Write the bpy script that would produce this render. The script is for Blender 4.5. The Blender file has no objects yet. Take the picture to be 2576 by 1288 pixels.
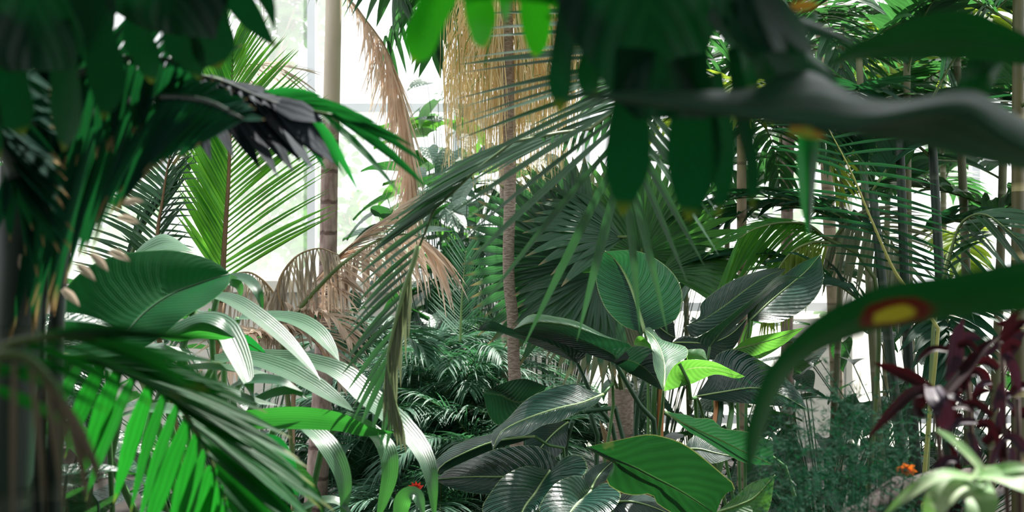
import bpy, math, random
from mathutils import Vector, noise
random.seed(11)
R = random.uniform
S = bpy.context.scene
COL = S.collection
V = Vector
# ------------------------------------------------------------------ camera
LENS = 50.0
FPX = 2576 * LENS / 36.0
CAMZ = 1.5
cd = bpy.data.cameras.new('camera'); cam = bpy.data.objects.new('camera', cd); COL.objects.link(cam)
cam.location = (0, 0, CAMZ); cam.rotation_euler = (math.pi / 2, 0, 0)
cd.lens = LENS; cd.sensor_width = 36; cd.clip_start = .05; cd.clip_end = 200
cd.dof.use_dof = True; cd.dof.focus_distance = 4.7; cd.dof.aperture_fstop = 6.3
S.camera = cam
# ------------------------------------------------------------------ sky, sun, exposure
w = bpy.data.worlds.new('sky'); S.world = w; w.use_nodes = True
bg = w.node_tree.nodes['Background']; bg.inputs[0].default_value = (.93, .97, 1, 1); bg.inputs[1].default_value = 1.05
sd = bpy.data.lights.new('sun', 'SUN'); sun = bpy.data.objects.new('sun', sd); COL.objects.link(sun)
sd.energy = 9.0; sd.angle = math.radians(1.2); sd.color = (1, .965, .9)
sun.rotation_euler = V((-.36, -.5, -.85)).to_track_quat('-Z', 'Y').to_euler(); sun.location = (4, 6, 9)
vs = S.view_settings; vs.view_transform = 'Standard'; vs.look = 'None'; vs.gamma = 1; vs.use_curve_mapping = False
vs.exposure = 0.68
S.cycles.max_bounces = 8; S.cycles.diffuse_bounces = 4; S.cycles.transparent_max_bounces = 12; S.cycles.transmission_bounces = 6
S.cycles.use_denoising = True


def P(px, py, Y):                       # a pixel of the 2576 x 1288 frame and a distance -> the point in the room
    return V(((px - 1288) / FPX * Y, Y, CAMZ - (py - 644) / FPX * Y))


# ------------------------------------------------------------------ mesh helpers
BASE = {}
GROUPS = {'broadleaf_shrub': 'broad-leaved shrubs under the palms', 'shade_shrub': 'shrubs in the shade at left', 'fine_leaved_palm': 'fine-leaved palms in the middle', 'bamboo_palm': 'bamboo palms at the right', 'philodendron': 'philodendrons in the middle bed', 'garden_tree': 'trees outside the glass', 'split_leaf_climber': 'split-leaved climbers overhead'}


class MB:
    def __init__(s): s.v = []; s.f = []; s.uv = []

    def grid(s, rows, uvs):
        o = len(s.v); n = len(rows[0])
        for r, u in zip(rows, uvs): s.v += r; s.uv += u
        for i in range(len(rows) - 1):
            for j in range(n - 1):
                a = o + i * n + j
                s.f.append((a, a + 1, a + n + 1, a + n))

    def tube(s, pts, rad, k=6, cap=True):
        o = len(s.v); n = len(pts); ref = None
        for i, p in enumerate(pts):
            t = (pts[min(i + 1, n - 1)] - pts[max(i - 1, 0)]).normalized()
            if ref is None: ref = t.orthogonal().normalized()
            ref = (ref - t * ref.dot(t)).normalized(); b = t.cross(ref)
            r = rad(i / (n - 1)) if callable(rad) else rad[i] if isinstance(rad, (list, tuple)) else rad
            for j in range(k):
                a = 2 * math.pi * j / k
                s.v.append(p + (ref * math.cos(a) + b * math.sin(a)) * r); s.uv.append((j / k, i / (n - 1)))
        for i in range(n - 1):
            for j in range(k):
                a = o + i * k; s.f.append((a + j, a + (j + 1) % k, a + k + (j + 1) % k, a + k + j))
        if cap: s.f.append(tuple(o + j for j in range(k))[::-1]); s.f.append(tuple(o + (n - 1) * k + j for j in range(k)))

    def box(s, a, b):
        o = len(s.v)
        for x in (a[0], b[0]):
            for y in (a[1], b[1]):
                for z in (a[2], b[2]): s.v.append(V((x, y, z))); s.uv.append((0, 0))
        s.f += [tuple(o + i for i in q) for q in ((0, 1, 3, 2), (4, 6, 7, 5), (0, 4, 5, 1), (2, 3, 7, 6), (0, 2, 6, 4), (1, 5, 7, 3))]

    def build(s, name, mat, parent=None, smooth=True, kind=None):
        me = bpy.data.meshes.new(name)
        b = BASE.get(root_of(parent).name, V((0, 0, 0))) if parent else V((0, 0, 0))
        me.from_pydata([(p[0] - b[0], p[1] - b[1], p[2] - b[2]) for p in s.v], [], s.f)
        if s.uv:
            l = me.uv_layers.new(name='UVMap'); vi = [0] * len(me.loops); me.loops.foreach_get('vertex_index', vi)
            fl = []
            for i in vi: fl += s.uv[i]
            l.data.foreach_set('uv', fl)
        if smooth: me.polygons.foreach_set('use_smooth', [True] * len(me.polygons))
        for m in (mat if isinstance(mat, (list, tuple)) else [mat]): me.materials.append(m)
        o = bpy.data.objects.new(name, me); COL.objects.link(o)
        if parent: o.parent = parent
        if kind: o['kind'] = kind
        return o


def root_of(o):
    while o.parent: o = o.parent
    return o


def thing(name, base, label, cat, group=None):
    random.seed(sum(ord(c) * (i + 1) for i, c in enumerate(label)))
    o = bpy.data.objects.new(name, None); COL.objects.link(o); o.empty_display_size = .1
    o.location = base; BASE[o.name] = V(base); o['label'] = label; o['category'] = cat
    group = group or GROUPS.get(name)
    if group: o['group'] = group
    return o


def struct(o): o['kind'] = 'structure'; return o


def cr(pts, n):                         # n points evenly along a Catmull-Rom curve through pts
    pts = [V(p) for p in pts]
    if len(pts) == 2: return [pts[0].lerp(pts[1], i / (n - 1)) for i in range(n)]
    q = [pts[0] * 2 - pts[1]] + pts + [pts[-1] * 2 - pts[-2]]
    fine = []
    for i in range(1, len(q) - 2):
        a, b, c, d = q[i - 1:i + 3]
        for k in range(10):
            t = k / 10
            fine.append(.5 * ((2 * b) + (c - a) * t + (2 * a - 5 * b + 4 * c - d) * t * t + (3 * b - a - 3 * c + d) * t ** 3))
    fine.append(pts[-1])
    L = [0]
    for i in range(1, len(fine)): L.append(L[-1] + (fine[i] - fine[i - 1]).length)
    out = []; j = 0
    for i in range(n):
        s = L[-1] * i / (n - 1)
        while j < len(L) - 2 and L[j + 1] < s: j += 1
        out.append(fine[j].lerp(fine[j + 1], (s - L[j]) / max(1e-9, L[j + 1] - L[j])))
    return out


def keys(ks, t):
    if t <= ks[0][0]: return ks[0][1:]
    for a, b in zip(ks, ks[1:]):
        if t <= b[0]:
            f = (t - a[0]) / (b[0] - a[0]); return tuple(x + (y - x) * f for x, y in zip(a[1:], b[1:]))
    return ks[-1][1:]


# ------------------------------------------------------------------ materials
def new_mat(name):
    m = bpy.data.materials.new(name); m.use_nodes = True; nt = m.node_tree; nt.nodes.clear()
    return m, nt, nt.nodes.new, nt.links.new


def math_n(nt, op, a, b=None, c=None):
    n = nt.nodes.new('ShaderNodeMath'); n.operation = op
    for i, x in enumerate((a, b, c)):
        if x is None: continue
        if isinstance(x, (int, float)): n.inputs[i].default_value = x
        else: nt.links.new(x, n.inputs[i])
    return n.outputs[0]


def mix_col(nt, f, a, b, mode='MIX'):
    n = nt.nodes.new('ShaderNodeMix'); n.data_type = 'RGBA'; n.blend_type = mode
    for s, x in ((n.inputs[0], f), (n.inputs[6], a), (n.inputs[7], b)):
        if isinstance(x, (int, float)): s.default_value = x
        elif isinstance(x, tuple): s.default_value = x + (1,) if len(x) == 3 else x
        else: nt.links.new(x, s)
    return n.outputs[2]


def leaf_mat(name, col, trans, rough=.36, tf=.4, vein='pinnate', nv=24, slant=5, bump=.35, rib=None, tip=None, tipv=.9, edge=None, blotch=None, spec=.5, vary=.35, vcol=.12, spot=None):
    m, nt, N, Lk = new_mat(name)
    uv = N('ShaderNodeUVMap'); sp = N('ShaderNodeSeparateXYZ'); Lk(uv.outputs[0], sp.inputs[0])
    u = math_n(nt, 'MULTIPLY', math_n(nt, 'ABSOLUTE', math_n(nt, 'SUBTRACT', sp.outputs[0], .5)), 2)
    v = sp.outputs[1]
    if vein == 'pinnate': ph = math_n(nt, 'SUBTRACT', math_n(nt, 'MULTIPLY', v, nv), math_n(nt, 'MULTIPLY', u, slant))
    else: ph = math_n(nt, 'MULTIPLY', sp.outputs[0], nv)
    tc = N('ShaderNodeTexCoord')
    nz = N('ShaderNodeTexNoise'); nz.inputs['Scale'].default_value = 9; nz.inputs['Detail'].default_value = 3; Lk(tc.outputs['Object'], nz.inputs['Vector'])
    ph = math_n(nt, 'ADD', ph, math_n(nt, 'MULTIPLY', nz.outputs[0], 1.2))
    wv = math_n(nt, 'SINE', math_n(nt, 'MULTIPLY', ph, 6.2832))
    wv2 = math_n(nt, 'SINE', math_n(nt, 'MULTIPLY', ph, 6.2832 * 3.3))
    hgt = math_n(nt, 'ADD', wv, math_n(nt, 'MULTIPLY', wv2, .35))
    oi = N('ShaderNodeObjectInfo')
    br = math_n(nt, 'MULTIPLY_ADD', oi.outputs['Random'], vary, 1 - vary / 2)
    br = math_n(nt, 'MULTIPLY', br, math_n(nt, 'MULTIPLY_ADD', nz.outputs[0], .7, .65))
    br = math_n(nt, 'MULTIPLY', br, math_n(nt, 'MULTIPLY_ADD', wv, vcol, 1))
    c3 = N('ShaderNodeCombineXYZ')
    for i in range(3): Lk(br, c3.inputs[i])
    colr = mix_col(nt, 1.0, col, c3.outputs[0], 'MULTIPLY'); tr = mix_col(nt, 1.0, trans, c3.outputs[0], 'MULTIPLY')

    def both(f, c, c2=None):
        nonlocal colr, tr
        colr = mix_col(nt, f, colr, c); tr = mix_col(nt, f, tr, c2 or c)
    if blotch:
        n2 = N('ShaderNodeTexNoise'); n2.inputs['Scale'].default_value = blotch[1]; n2.inputs['Detail'].default_value = 4; Lk(tc.outputs['Object'], n2.inputs['Vector'])
        mr = N('ShaderNodeMapRange'); mr.inputs[1].default_value = blotch[2]; mr.inputs[2].default_value = blotch[2] + .1; Lk(n2.outputs[0], mr.inputs[0]); both(mr.outputs[0], blotch[0])
    if rib:
        mr = N('ShaderNodeMapRange'); mr.inputs[1].default_value = .05; mr.inputs[2].default_value = .025; Lk(u, mr.inputs[0]); both(mr.outputs[0], rib)
    if edge:
        mr = N('ShaderNodeMapRange'); mr.inputs[1].default_value = .972; mr.inputs[2].default_value = .994; Lk(u, mr.inputs[0]); both(mr.outputs[0], edge)
    if tip:
        mr = N('ShaderNodeMapRange'); mr.inputs[1].default_value = tipv - .06; mr.inputs[2].default_value = tipv + .06
        Lk(math_n(nt, 'ADD', v, math_n(nt, 'MULTIPLY_ADD', nz.outputs[0], .2, -.1)), mr.inputs[0]); both(mr.outputs[0], tip)
    if spot:
        d = N('ShaderNodeVectorMath'); d.operation = 'DISTANCE'; g = N('ShaderNodeNewGeometry')
        sc = N('ShaderNodeVectorMath'); sc.operation = 'MULTIPLY'; sc.inputs[1].default_value = (.62, .5, 1.5); Lk(g.outputs['Position'], sc.inputs[0])
        Lk(sc.outputs[0], d.inputs[0]); d.inputs[1].default_value = tuple(a * b for a, b in zip(spot[0], (.62, .5, 1.5)))
        n4 = N('ShaderNodeTexNoise'); n4.inputs['Scale'].default_value = 60; Lk(g.outputs['Position'], n4.inputs['Vector'])
        dd = math_n(nt, 'ADD', d.outputs['Value'], math_n(nt, 'MULTIPLY_ADD', n4.outputs[0], spot[1] * .8, -spot[1] * .4))
        mr = N('ShaderNodeMapRange'); mr.inputs[1].default_value = spot[1] * 1.7; mr.inputs[2].default_value = spot[1] * 1.4; Lk(dd, mr.inputs[0]); both(mr.outputs[0], (.12, .01, .005))
        mr = N('ShaderNodeMapRange'); mr.inputs[1].default_value = spot[1]; mr.inputs[2].default_value = spot[1] * .8; Lk(dd, mr.inputs[0]); both(mr.outputs[0], (.5, .45, .02))
    pb = N('ShaderNodeBsdfPrincipled'); pb.inputs['Roughness'].default_value = rough; pb.inputs['Specular IOR Level'].default_value = spec
    Lk(colr, pb.inputs['Base Color'])
    bp = N('ShaderNodeBump'); bp.inputs['Strength'].default_value = bump; bp.inputs['Distance'].default_value = .004; Lk(hgt, bp.inputs['Height']); Lk(bp.outputs[0], pb.inputs['Normal'])
    tl = N('ShaderNodeBsdfTranslucent'); Lk(tr, tl.inputs[0])
    mx = N('ShaderNodeMixShader'); mx.inputs[0].default_value = tf; Lk(pb.outputs[0], mx.inputs[1]); Lk(tl.outputs[0], mx.inputs[2])
    o = N('ShaderNodeOutputMaterial'); Lk(mx.outputs[0], o.inputs[0])
    return m


def plain_mat(name, c1, c2, rough=.7, scale=8, stretch=(1, 1, 1), bump=.3, rings=None, detail=5):
    m, nt, N, Lk = new_mat(name)
    tc = N('ShaderNodeTexCoord'); mp = N('ShaderNodeMapping'); mp.inputs['Scale'].default_value = stretch; Lk(tc.outputs['Object'], mp.inputs[0])
    nz = N('ShaderNodeTexNoise'); nz.inputs['Scale'].default_value = scale; nz.inputs['Detail'].default_value = detail; Lk(mp.outputs[0], nz.inputs['Vector'])
    mr = N('ShaderNodeMapRange'); mr.inputs[1].default_value = .32; mr.inputs[2].default_value = .68; Lk(nz.outputs[0], mr.inputs[0])
    c = mix_col(nt, mr.outputs[0], c1, c2); h = nz.outputs[0]
    if rings:
        sp = N('ShaderNodeSeparateXYZ'); Lk(tc.outputs['Object'], sp.inputs[0])
        ph = math_n(nt, 'ADD', math_n(nt, 'MULTIPLY', sp.outputs[2], rings[0]), math_n(nt, 'MULTIPLY', nz.outputs[0], .12))
        fr = math_n(nt, 'FRACT', ph); mr2 = N('ShaderNodeMapRange'); mr2.inputs[1].default_value = .06; mr2.inputs[2].default_value = .14; Lk(fr, mr2.inputs[0])
        c = mix_col(nt, mr2.outputs[0], rings[1], c); h = math_n(nt, 'ADD', h, mr2.outputs[0])
    pb = N('ShaderNodeBsdfPrincipled'); pb.inputs['Roughness'].default_value = rough; Lk(c, pb.inputs['Base Color'])
    bp = N('ShaderNodeBump'); bp.inputs['Strength'].default_value = bump; bp.inputs['Distance'].default_value = .01; Lk(h, bp.inputs['Height']); Lk(bp.outputs[0], pb.inputs['Normal'])
    o = N('ShaderNodeOutputMaterial'); Lk(pb.outputs[0], o.inputs[0]); return m


def glass_mat():
    m, nt, N, Lk = new_mat('hazy_glass')
    a = N('ShaderNodeBsdfTransparent'); b = N('ShaderNodeBsdfTranslucent'); b.inputs[0].default_value = (.95, .97, 1, 1)
    g = N('ShaderNodeBsdfGlossy'); g.inputs['Roughness'].default_value = .05
    nz = N('ShaderNodeTexNoise'); nz.inputs['Scale'].default_value = 1.5; tc = N('ShaderNodeTexCoord'); Lk(tc.outputs['Object'], nz.inputs['Vector'])
    f = math_n(nt, 'MULTIPLY_ADD', nz.outputs[0], .12, .06)
    m1 = N('ShaderNodeMixShader'); Lk(f, m1.inputs[0]); Lk(a.outputs[0], m1.inputs[1]); Lk(b.outputs[0], m1.inputs[2])
    m2 = N('ShaderNodeMixShader'); m2.inputs[0].default_value = .04; Lk(m1.outputs[0], m2.inputs[1]); Lk(g.outputs[0], m2.inputs[2])
    o = N('ShaderNodeOutputMaterial'); Lk(m2.outputs[0], o.inputs[0]); return m


M = {}
PALE = (.30, .42, .16)
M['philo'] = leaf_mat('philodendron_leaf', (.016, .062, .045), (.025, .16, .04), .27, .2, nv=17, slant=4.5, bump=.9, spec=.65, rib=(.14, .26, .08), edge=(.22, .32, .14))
M['philo_dark'] = leaf_mat('shaded_philodendron_leaf', (.005, .032, .022), (.015, .10, .03), .27, .12, nv=17, slant=4.5, bump=.8, spec=.6, rib=(.05, .11, .04), edge=(.10, .16, .08))  # shaded copy of the philodendron leaf, darkness put into its colour
M['philo_lit'] = leaf_mat('lit_philodendron_leaf', (.04, .15, .045), (.15, .46, .05), .28, .5, nv=15, slant=4, bump=.5, rib=(.25, .4, .12), edge=(.3, .45, .2))  # lit copy of the philodendron leaf, sunlight put into its colour
M['philo_yellow'] = leaf_mat('yellowing_philodendron_leaf', (.008, .07, .02), (.01, .075, .012), .45, .3, nv=10, slant=3, bump=.25, rib=(.06, .16, .04), edge=(.25, .28, .08), blotch=((.30, .25, .08), 5, .56))
M['broad'] = leaf_mat('broad_leaf', (.004, .085, .022), (.012, .22, .03), .5, .3, nv=26, slant=6, bump=.08, spec=.15, vcol=.05, rib=(.03, .15, .04), edge=(.04, .2, .05))
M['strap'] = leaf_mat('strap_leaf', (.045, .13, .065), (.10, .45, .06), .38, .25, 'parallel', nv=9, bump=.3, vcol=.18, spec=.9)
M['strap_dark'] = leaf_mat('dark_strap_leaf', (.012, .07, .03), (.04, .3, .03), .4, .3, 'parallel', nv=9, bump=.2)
M['kentia'] = leaf_mat('backlit_palm_leaflet', (.035, .16, .03), (.20, .62, .05), .4, .55, 'parallel', nv=3, bump=.3, tip=(.35, .36, .06), tipv=.97)
M['weep'] = leaf_mat('weeping_palm_leaflet', (.045, .11, .06), (.05, .19, .05), .42, .3, 'parallel', nv=4, bump=.25, spec=.6)
M['fgpalm'] = leaf_mat('near_palm_leaflet', (.006, .09, .022), (.016, .26, .018), .5, .5, 'parallel', nv=3, bump=.2, spec=.2, tip=(.3, .3, .05), tipv=.98)
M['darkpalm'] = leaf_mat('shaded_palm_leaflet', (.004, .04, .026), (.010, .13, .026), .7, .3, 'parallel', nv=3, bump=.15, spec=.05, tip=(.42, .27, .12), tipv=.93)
M['sheenpalm'] = leaf_mat('sky_sheen_palm_leaflet', (.026, .036, .046), (.008, .03, .028), .65, .1, 'parallel', nv=3, bump=.1, spec=.1)  # blue grey stands in for sky sheen, put into the leaflet colour
M['brownpalm'] = leaf_mat('withered_palm_leaflet', (.20, .15, .10), (.06, .07, .03), .6, .2, 'parallel', nv=3, bump=.2)
M['lobed'] = leaf_mat('backlit_split_leaf', (.003, .07, .012), (.055, .62, .012), .5, .55, nv=9, slant=3, bump=.2, spec=.25, tip=(.45, .5, .03), tipv=.96)  # backlit copy of the lobed leaf, glow put into its colours
M['lobed_dark'] = leaf_mat('shaded_split_leaf', (.003, .045, .022), (.006, .14, .024), .5, .3, nv=9, slant=3, bump=.2, spec=.2, tip=(.28, .34, .02), tipv=.97)  # same leaf in shade, the darkness put into its colours
M['sheen'] = leaf_mat('grey_sheen_leaf', (.022, .085, .05), (.008, .14, .035), .45, .3, 'parallel', nv=6, bump=.08, spec=.9)  # sky sheen partly put into the diffuse colour
M['under'] = leaf_mat('deep_green_leaf', (.002, .05, .014), (.005, .12, .016), .5, .35, 'parallel', nv=6, bump=.05, spec=.2)
M['arch'] = leaf_mat('spotted_leaf', (.002, .045, .013), (.005, .10, .012), .5, .35, 'parallel', nv=6, bump=.05, spec=.2, spot=(tuple(P(2243, 787, 1.0)), .0125))
M['fine'] = leaf_mat('fine_palm_leaflet', (.06, .15, .095), (.06, .22, .08), .5, .3, 'parallel', nv=2, bump=.1, spec=.3)
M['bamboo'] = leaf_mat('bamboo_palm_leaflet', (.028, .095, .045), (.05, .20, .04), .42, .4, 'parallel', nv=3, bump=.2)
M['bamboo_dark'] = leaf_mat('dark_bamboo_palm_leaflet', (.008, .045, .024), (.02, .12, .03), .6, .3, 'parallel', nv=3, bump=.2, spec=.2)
M['yellowgreen'] = leaf_mat('yellow_green_leaflet', (.14, .22, .03), (.4, .55, .05), .45, .5, 'parallel', nv=2, bump=.1)
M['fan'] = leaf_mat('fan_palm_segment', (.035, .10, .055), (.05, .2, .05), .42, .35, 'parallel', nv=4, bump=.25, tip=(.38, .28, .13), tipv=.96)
M['fan_lit'] = leaf_mat('lit_fan_palm_segment', (.05, .15, .055), (.12, .40, .06), .42, .45, 'parallel', nv=4, bump=.25)  # lit copy of the fan segment, brightness put into its colour
M['fan_pale'] = leaf_mat('faded_fan_palm_segment', (.24, .27, .17), (.2, .25, .12), .5, .3, 'parallel', nv=4, bump=.25)
M['dry'] = leaf_mat('dry_palm_leaflet', (.74, .57, .45), (.74, .58, .45), .6, .5, 'parallel', nv=3, bump=.3, vary=.9)
M['dry_pale'] = leaf_mat('bleached_palm_leaflet', (.55, .46, .38), (.5, .42, .3), .6, .4, 'parallel', nv=3, bump=.3, vary=.5)
M['straw'] = leaf_mat('straw_strand', (.72, .53, .27), (.75, .56, .26), .55, .5, 'parallel', nv=2, bump=.1)
M['straw_pale'] = leaf_mat('pale_straw_strand', (.85, .72, .45), (.85, .7, .4), .55, .5, 'parallel', nv=2, bump=.1)
M['straw_green'] = leaf_mat('green_strand', (.12, .2, .05), (.2, .35, .06), .5, .35, 'parallel', nv=2, bump=.1)
M['shrub'] = leaf_mat('shrub_leaf', (.012, .05, .028), (.04, .2, .03), .33, .25, nv=9, slant=2, bump=.4, rib=(.05, .12, .05))
M['outleaf'] = leaf_mat('garden_tree_leaf', (.05, .2, .03), (.10, .33, .03), .5, .5, nv=5, bump=.1)
M['fern'] = leaf_mat('asparagus_fern', (.004, .06, .028), (.006, .11, .03), .7, .3, bump=0, spec=.1, vary=.5)
M['croton'] = leaf_mat('dark_red_leaf', (.022, .004, .007), (.04, .005, .007), .5, .2, 'parallel', nv=3, bump=.2, edge=(.16, .015, .015), vary=.9, spec=.2)
M['croton_grey'] = leaf_mat('violet_grey_leaf', (.05, .035, .055), (.06, .01, .02), .5, .15, 'parallel', nv=3, bump=.3, spec=.25, edge=(.2, .02, .02))
M['lime'] = leaf_mat('clear_green_palm_leaflet', (.008, .11, .03), (.015, .22, .03), .5, .5, 'parallel', nv=3, bump=.2, spec=.2)
M['philo_sun'] = leaf_mat('sunlit_philodendron_leaf', (.07, .17, .09), (.12, .4, .06), .3, .25, nv=15, slant=4, bump=.6, rib=(.25, .4, .12), edge=(.3, .45, .2), spec=.9)  # lighter, glossier copy for lit faces, sun glare put into the colour
M['pale'] = leaf_mat('variegated_leaf', (.20, .38, .14), (.22, .48, .10), .5, .35, nv=10, bump=.2, blotch=((.42, .55, .3), 30, .5))
M['sheath'] = plain_mat('dry_sheath', (.24, .15, .08), (.48, .34, .2), .7, 14, (3, 3, .4))
M['sheath_dark'] = plain_mat('dark_brown_stem', (.05, .025, .02), (.09, .05, .03), .7, 10)
M['petiole'] = plain_mat('green_petiole', (.05, .15, .04), (.10, .24, .07), .4, 6, (1, 1, .3), .1)
M['petiole_dark'] = plain_mat('dark_green_petiole', (.015, .06, .03), (.03, .10, .04), .4, 6, (1, 1, .3), .1)
M['petiole_orange'] = plain_mat('orange_petiole', (.5, .17, .05), (.38, .2, .08), .45, 6, (1, 1, .3), .1)
M['rib'] = plain_mat('pale_midrib', (.2, .33, .12), (.28, .4, .16), .45, 9, bump=.05)
M['rachis'] = plain_mat('palm_rachis', (.06, .12, .03), (.13, .18, .05), .5, 7, bump=.1)
M['rachis_brown'] = plain_mat('brown_palm_rachis', (.14, .08, .035), (.22, .13, .05), .55, 7, bump=.1)
M['rachis_yellow'] = plain_mat('yellow_green_rachis', (.28, .30, .07), (.36, .36, .10), .5, 7, bump=.1)
M['trunk'] = plain_mat('ringed_palm_trunk', (.22, .145, .125), (.46, .34, .30), .8, 45, (1, 1, .35), .6, rings=(7.5, (.16, .10, .085)))
M['crownshaft'] = plain_mat('tan_crownshaft', (.72, .60, .48), (.55, .45, .34), .55, 10, (1.5, 1.5, .25), .1)
M['rough_trunk'] = plain_mat('rough_grey_brown_trunk', (.24, .18, .14), (.46, .36, .30), .85, 55, (1, 1, 2.5), .9)
M['cane'] = plain_mat('bamboo_cane', (.10, .11, .05), (.20, .19, .10), .6, 9, (1, 1, .4), .2, rings=(5, (.30, .28, .2)))
M['cane_dark'] = plain_mat('dark_green_cane', (.008, .024, .015), (.02, .045, .025), .5, 9, (1, 1, .4), .2, rings=(5, (.05, .07, .045)))
M['cane_yellow'] = plain_mat('yellow_cane', (.12, .10, .03), (.06, .07, .03), .5, 9, (1, 1, .4), .2, rings=(4, (.4, .34, .16)))
M['tan_trunk'] = plain_mat('tan_slender_trunk', (.44, .33, .24), (.30, .23, .15), .75, 18, (1, 1, 1), .4, rings=(9, (.24, .17, .12)))
M['soil'] = plain_mat('dark_soil', (.008, .006, .005), (.026, .019, .014), .95, 9, bump=.8)
M['lawn'] = plain_mat('overexposed_ground', (.5, .5, .42), (.62, .6, .52), .9, 3)  # outdoor ground coloured pale to stand in for its overexposed glare
M['white'] = plain_mat('white_paint', (.84, .85, .86), (.76, .77, .78), .5, 4, bump=.05)
M['cream'] = plain_mat('cream_render', (.80, .75, .67), (.70, .66, .58), .75, 5, bump=.1)
M['plaster'] = plain_mat('pale_plaster', (.40, .43, .40), (.48, .50, .47), .9, 4, bump=.1)  # kept pale so the unseen front wall and roof bounce fill light
M['bark'] = plain_mat('garden_bark', (.20, .17, .12), (.32, .27, .2), .9, 10, (1, 1, .3))
M['stone'] = plain_mat('edging_stone', (.018, .012, .010), (.04, .027, .02), .9, 14, bump=.6)
M['glass'] = glass_mat()
M['orange'] = leaf_mat('orange_petal', (.8, .16, .02), (.8, .2, .02), .5, .3, bump=0)
M['withered_tip'] = leaf_mat('withered_orange_tip', (.55, .22, .02), (.5, .3, .03), .6, .3, bump=0, blotch=((.4, .42, .04), 40, .5))
M['red'] = leaf_mat('red_bract', (.5, .02, .02), (.5, .04, .02), .5, .3, bump=0)


# ------------------------------------------------------------------ leaf builders
def loft(mb, L, Mi, Rr, n=22, bulge=0, pleat=0.0, seed=0):
    rows = []; uvs = []; nh = 4
    L = cr(L, n); Mi = cr(Mi, n); Rr = cr(Rr, n)
    for i in range(n):
        t = i / (n - 1); l, m, r = L[i], Mi[i], Rr[i]
        row = []; uv = []
        for j in range(2 * nh + 1):
            s = j / nh - 1
            p = m.lerp(l if s < 0 else r, abs(s))
            a = abs(s); wdt = (l - m).length if s < 0 else (r - m).length
            off = bulge * wdt * 4 * a * (1 - a)
            off += pleat * wdt * math.sin(t * 34 - a * 5 + seed) * a * (1.2 - a)
            off += .05 * wdt * noise.noise(V((t * 4 + seed, s * 2, seed * 1.7))) * a
            p = p + V((0, -off, off * .25))
            row.append(p); uv.append((.5 + .5 * s, t))
        rows.append(row); uvs.append(uv)
    mb.grid(rows, uvs)


def leaf(root, mat, L, Mi, Rr, Y, d=(0, 0, 0), n=24, pet=None, petmat='petiole', petr=.006, rib='rib', ribw=.0035, bulge=.06, pleat=.012, name='leaf', label=None):
    """A blade lofted through its left edge, midrib and right edge; Y = distance at the two ends of the midrib, d = how far edge / midrib / edge stand off that."""
    def c(pts, off):
        k = len(pts); out = []
        for i, p in enumerate(pts):
            t = i / (k - 1); y = Y[0] + (Y[1] - Y[0]) * t + off * math.sin(math.pi * min(1, max(0, t))) ** .7
            out.append(P(p[0], p[1], y + (p[2] if len(p) > 2 else 0)))
        return out
    mb = MB(); m3 = c(Mi, d[1]); loft(mb, c(L, d[0]), m3, c(Rr, d[2]), n, bulge, pleat, R(0, 20))
    o = mb.build(name, M[mat], root)
    if label: o['label'] = label
    if rib:
        tb = MB(); pp = [q + V((0, -.0008, .0005)) for q in cr(m3, 14)]
        tb.tube(pp, lambda t: ribw * (1 - .8 * t) + .0004, 5); tb.build('midrib', M[rib], o)
    if pet:
        tb = MB(); pts = [m3[0]] + [P(*q) for q in pet]
        b = BASE[root.name]; e = pts[-1]
        if e.z > b.z + .15: pts.append(V((e.x * .45 + b.x * .55 + R(-.02, .02), e.y * .45 + b.y * .55, e.z * .5 + b.z * .5))); pts.append(V((b.x + R(-.03, .03), b.y + R(-.03, .03), b.z)))
        tb.tube(cr(pts, 16), lambda t: petr * (.75 + .7 * t), 7); tb.build('petiole', M[petmat], o)
    return o


def ribbon(mb, pts, wf, nrm, fold=.25, cross=3, twist=0.0):
    n = len(pts); rows = []; uvs = []
    for i, p in enumerate(pts):
        t = i / (n - 1); T = (pts[min(i + 1, n - 1)] - pts[max(i - 1, 0)]).normalized()
        s = T.cross(nrm)
        if s.length < .05: s = T.orthogonal()
        s.normalize(); nn = s.cross(T)
        if twist:
            a = twist * t; s, nn = s * math.cos(a) + nn * math.sin(a), nn * math.cos(a) - s * math.sin(a)
        w_ = wf(t); row = []; uv = []
        for j in range(cross):
            q = 2 * j / (cross - 1) - 1
            row.append(p + s * (q * w_ * math.cos(fold)) + nn * (abs(q) * w_ * math.sin(fold))); uv.append((.5 + q / 2, t))
        rows.append(row); uvs.append(uv)
    mb.grid(rows, uvs)


def lw(w, a=.5, b=.35):                  # width profile of a leaflet
    return lambda t: w * (a + (1 - a) * min(1, t / b)) * (1 - max(0, (t - b) / (1 - b)) ** 1.7) + w * .03


def leaflet(mb, p, d, ln, w, nrm, droop=.2, fold=.3, n=6, twist=0.0, a=.5):
    pts = []
    for i in range(n):
        s = i / (n - 1); pts.append(p + d * (ln * s) + V((0, 0, -droop * ln * s * s)))
    ribbon(mb, pts, lw(w, a), nrm, fold, 3, twist)


NRM = V((0, -.55, .83))


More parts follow.
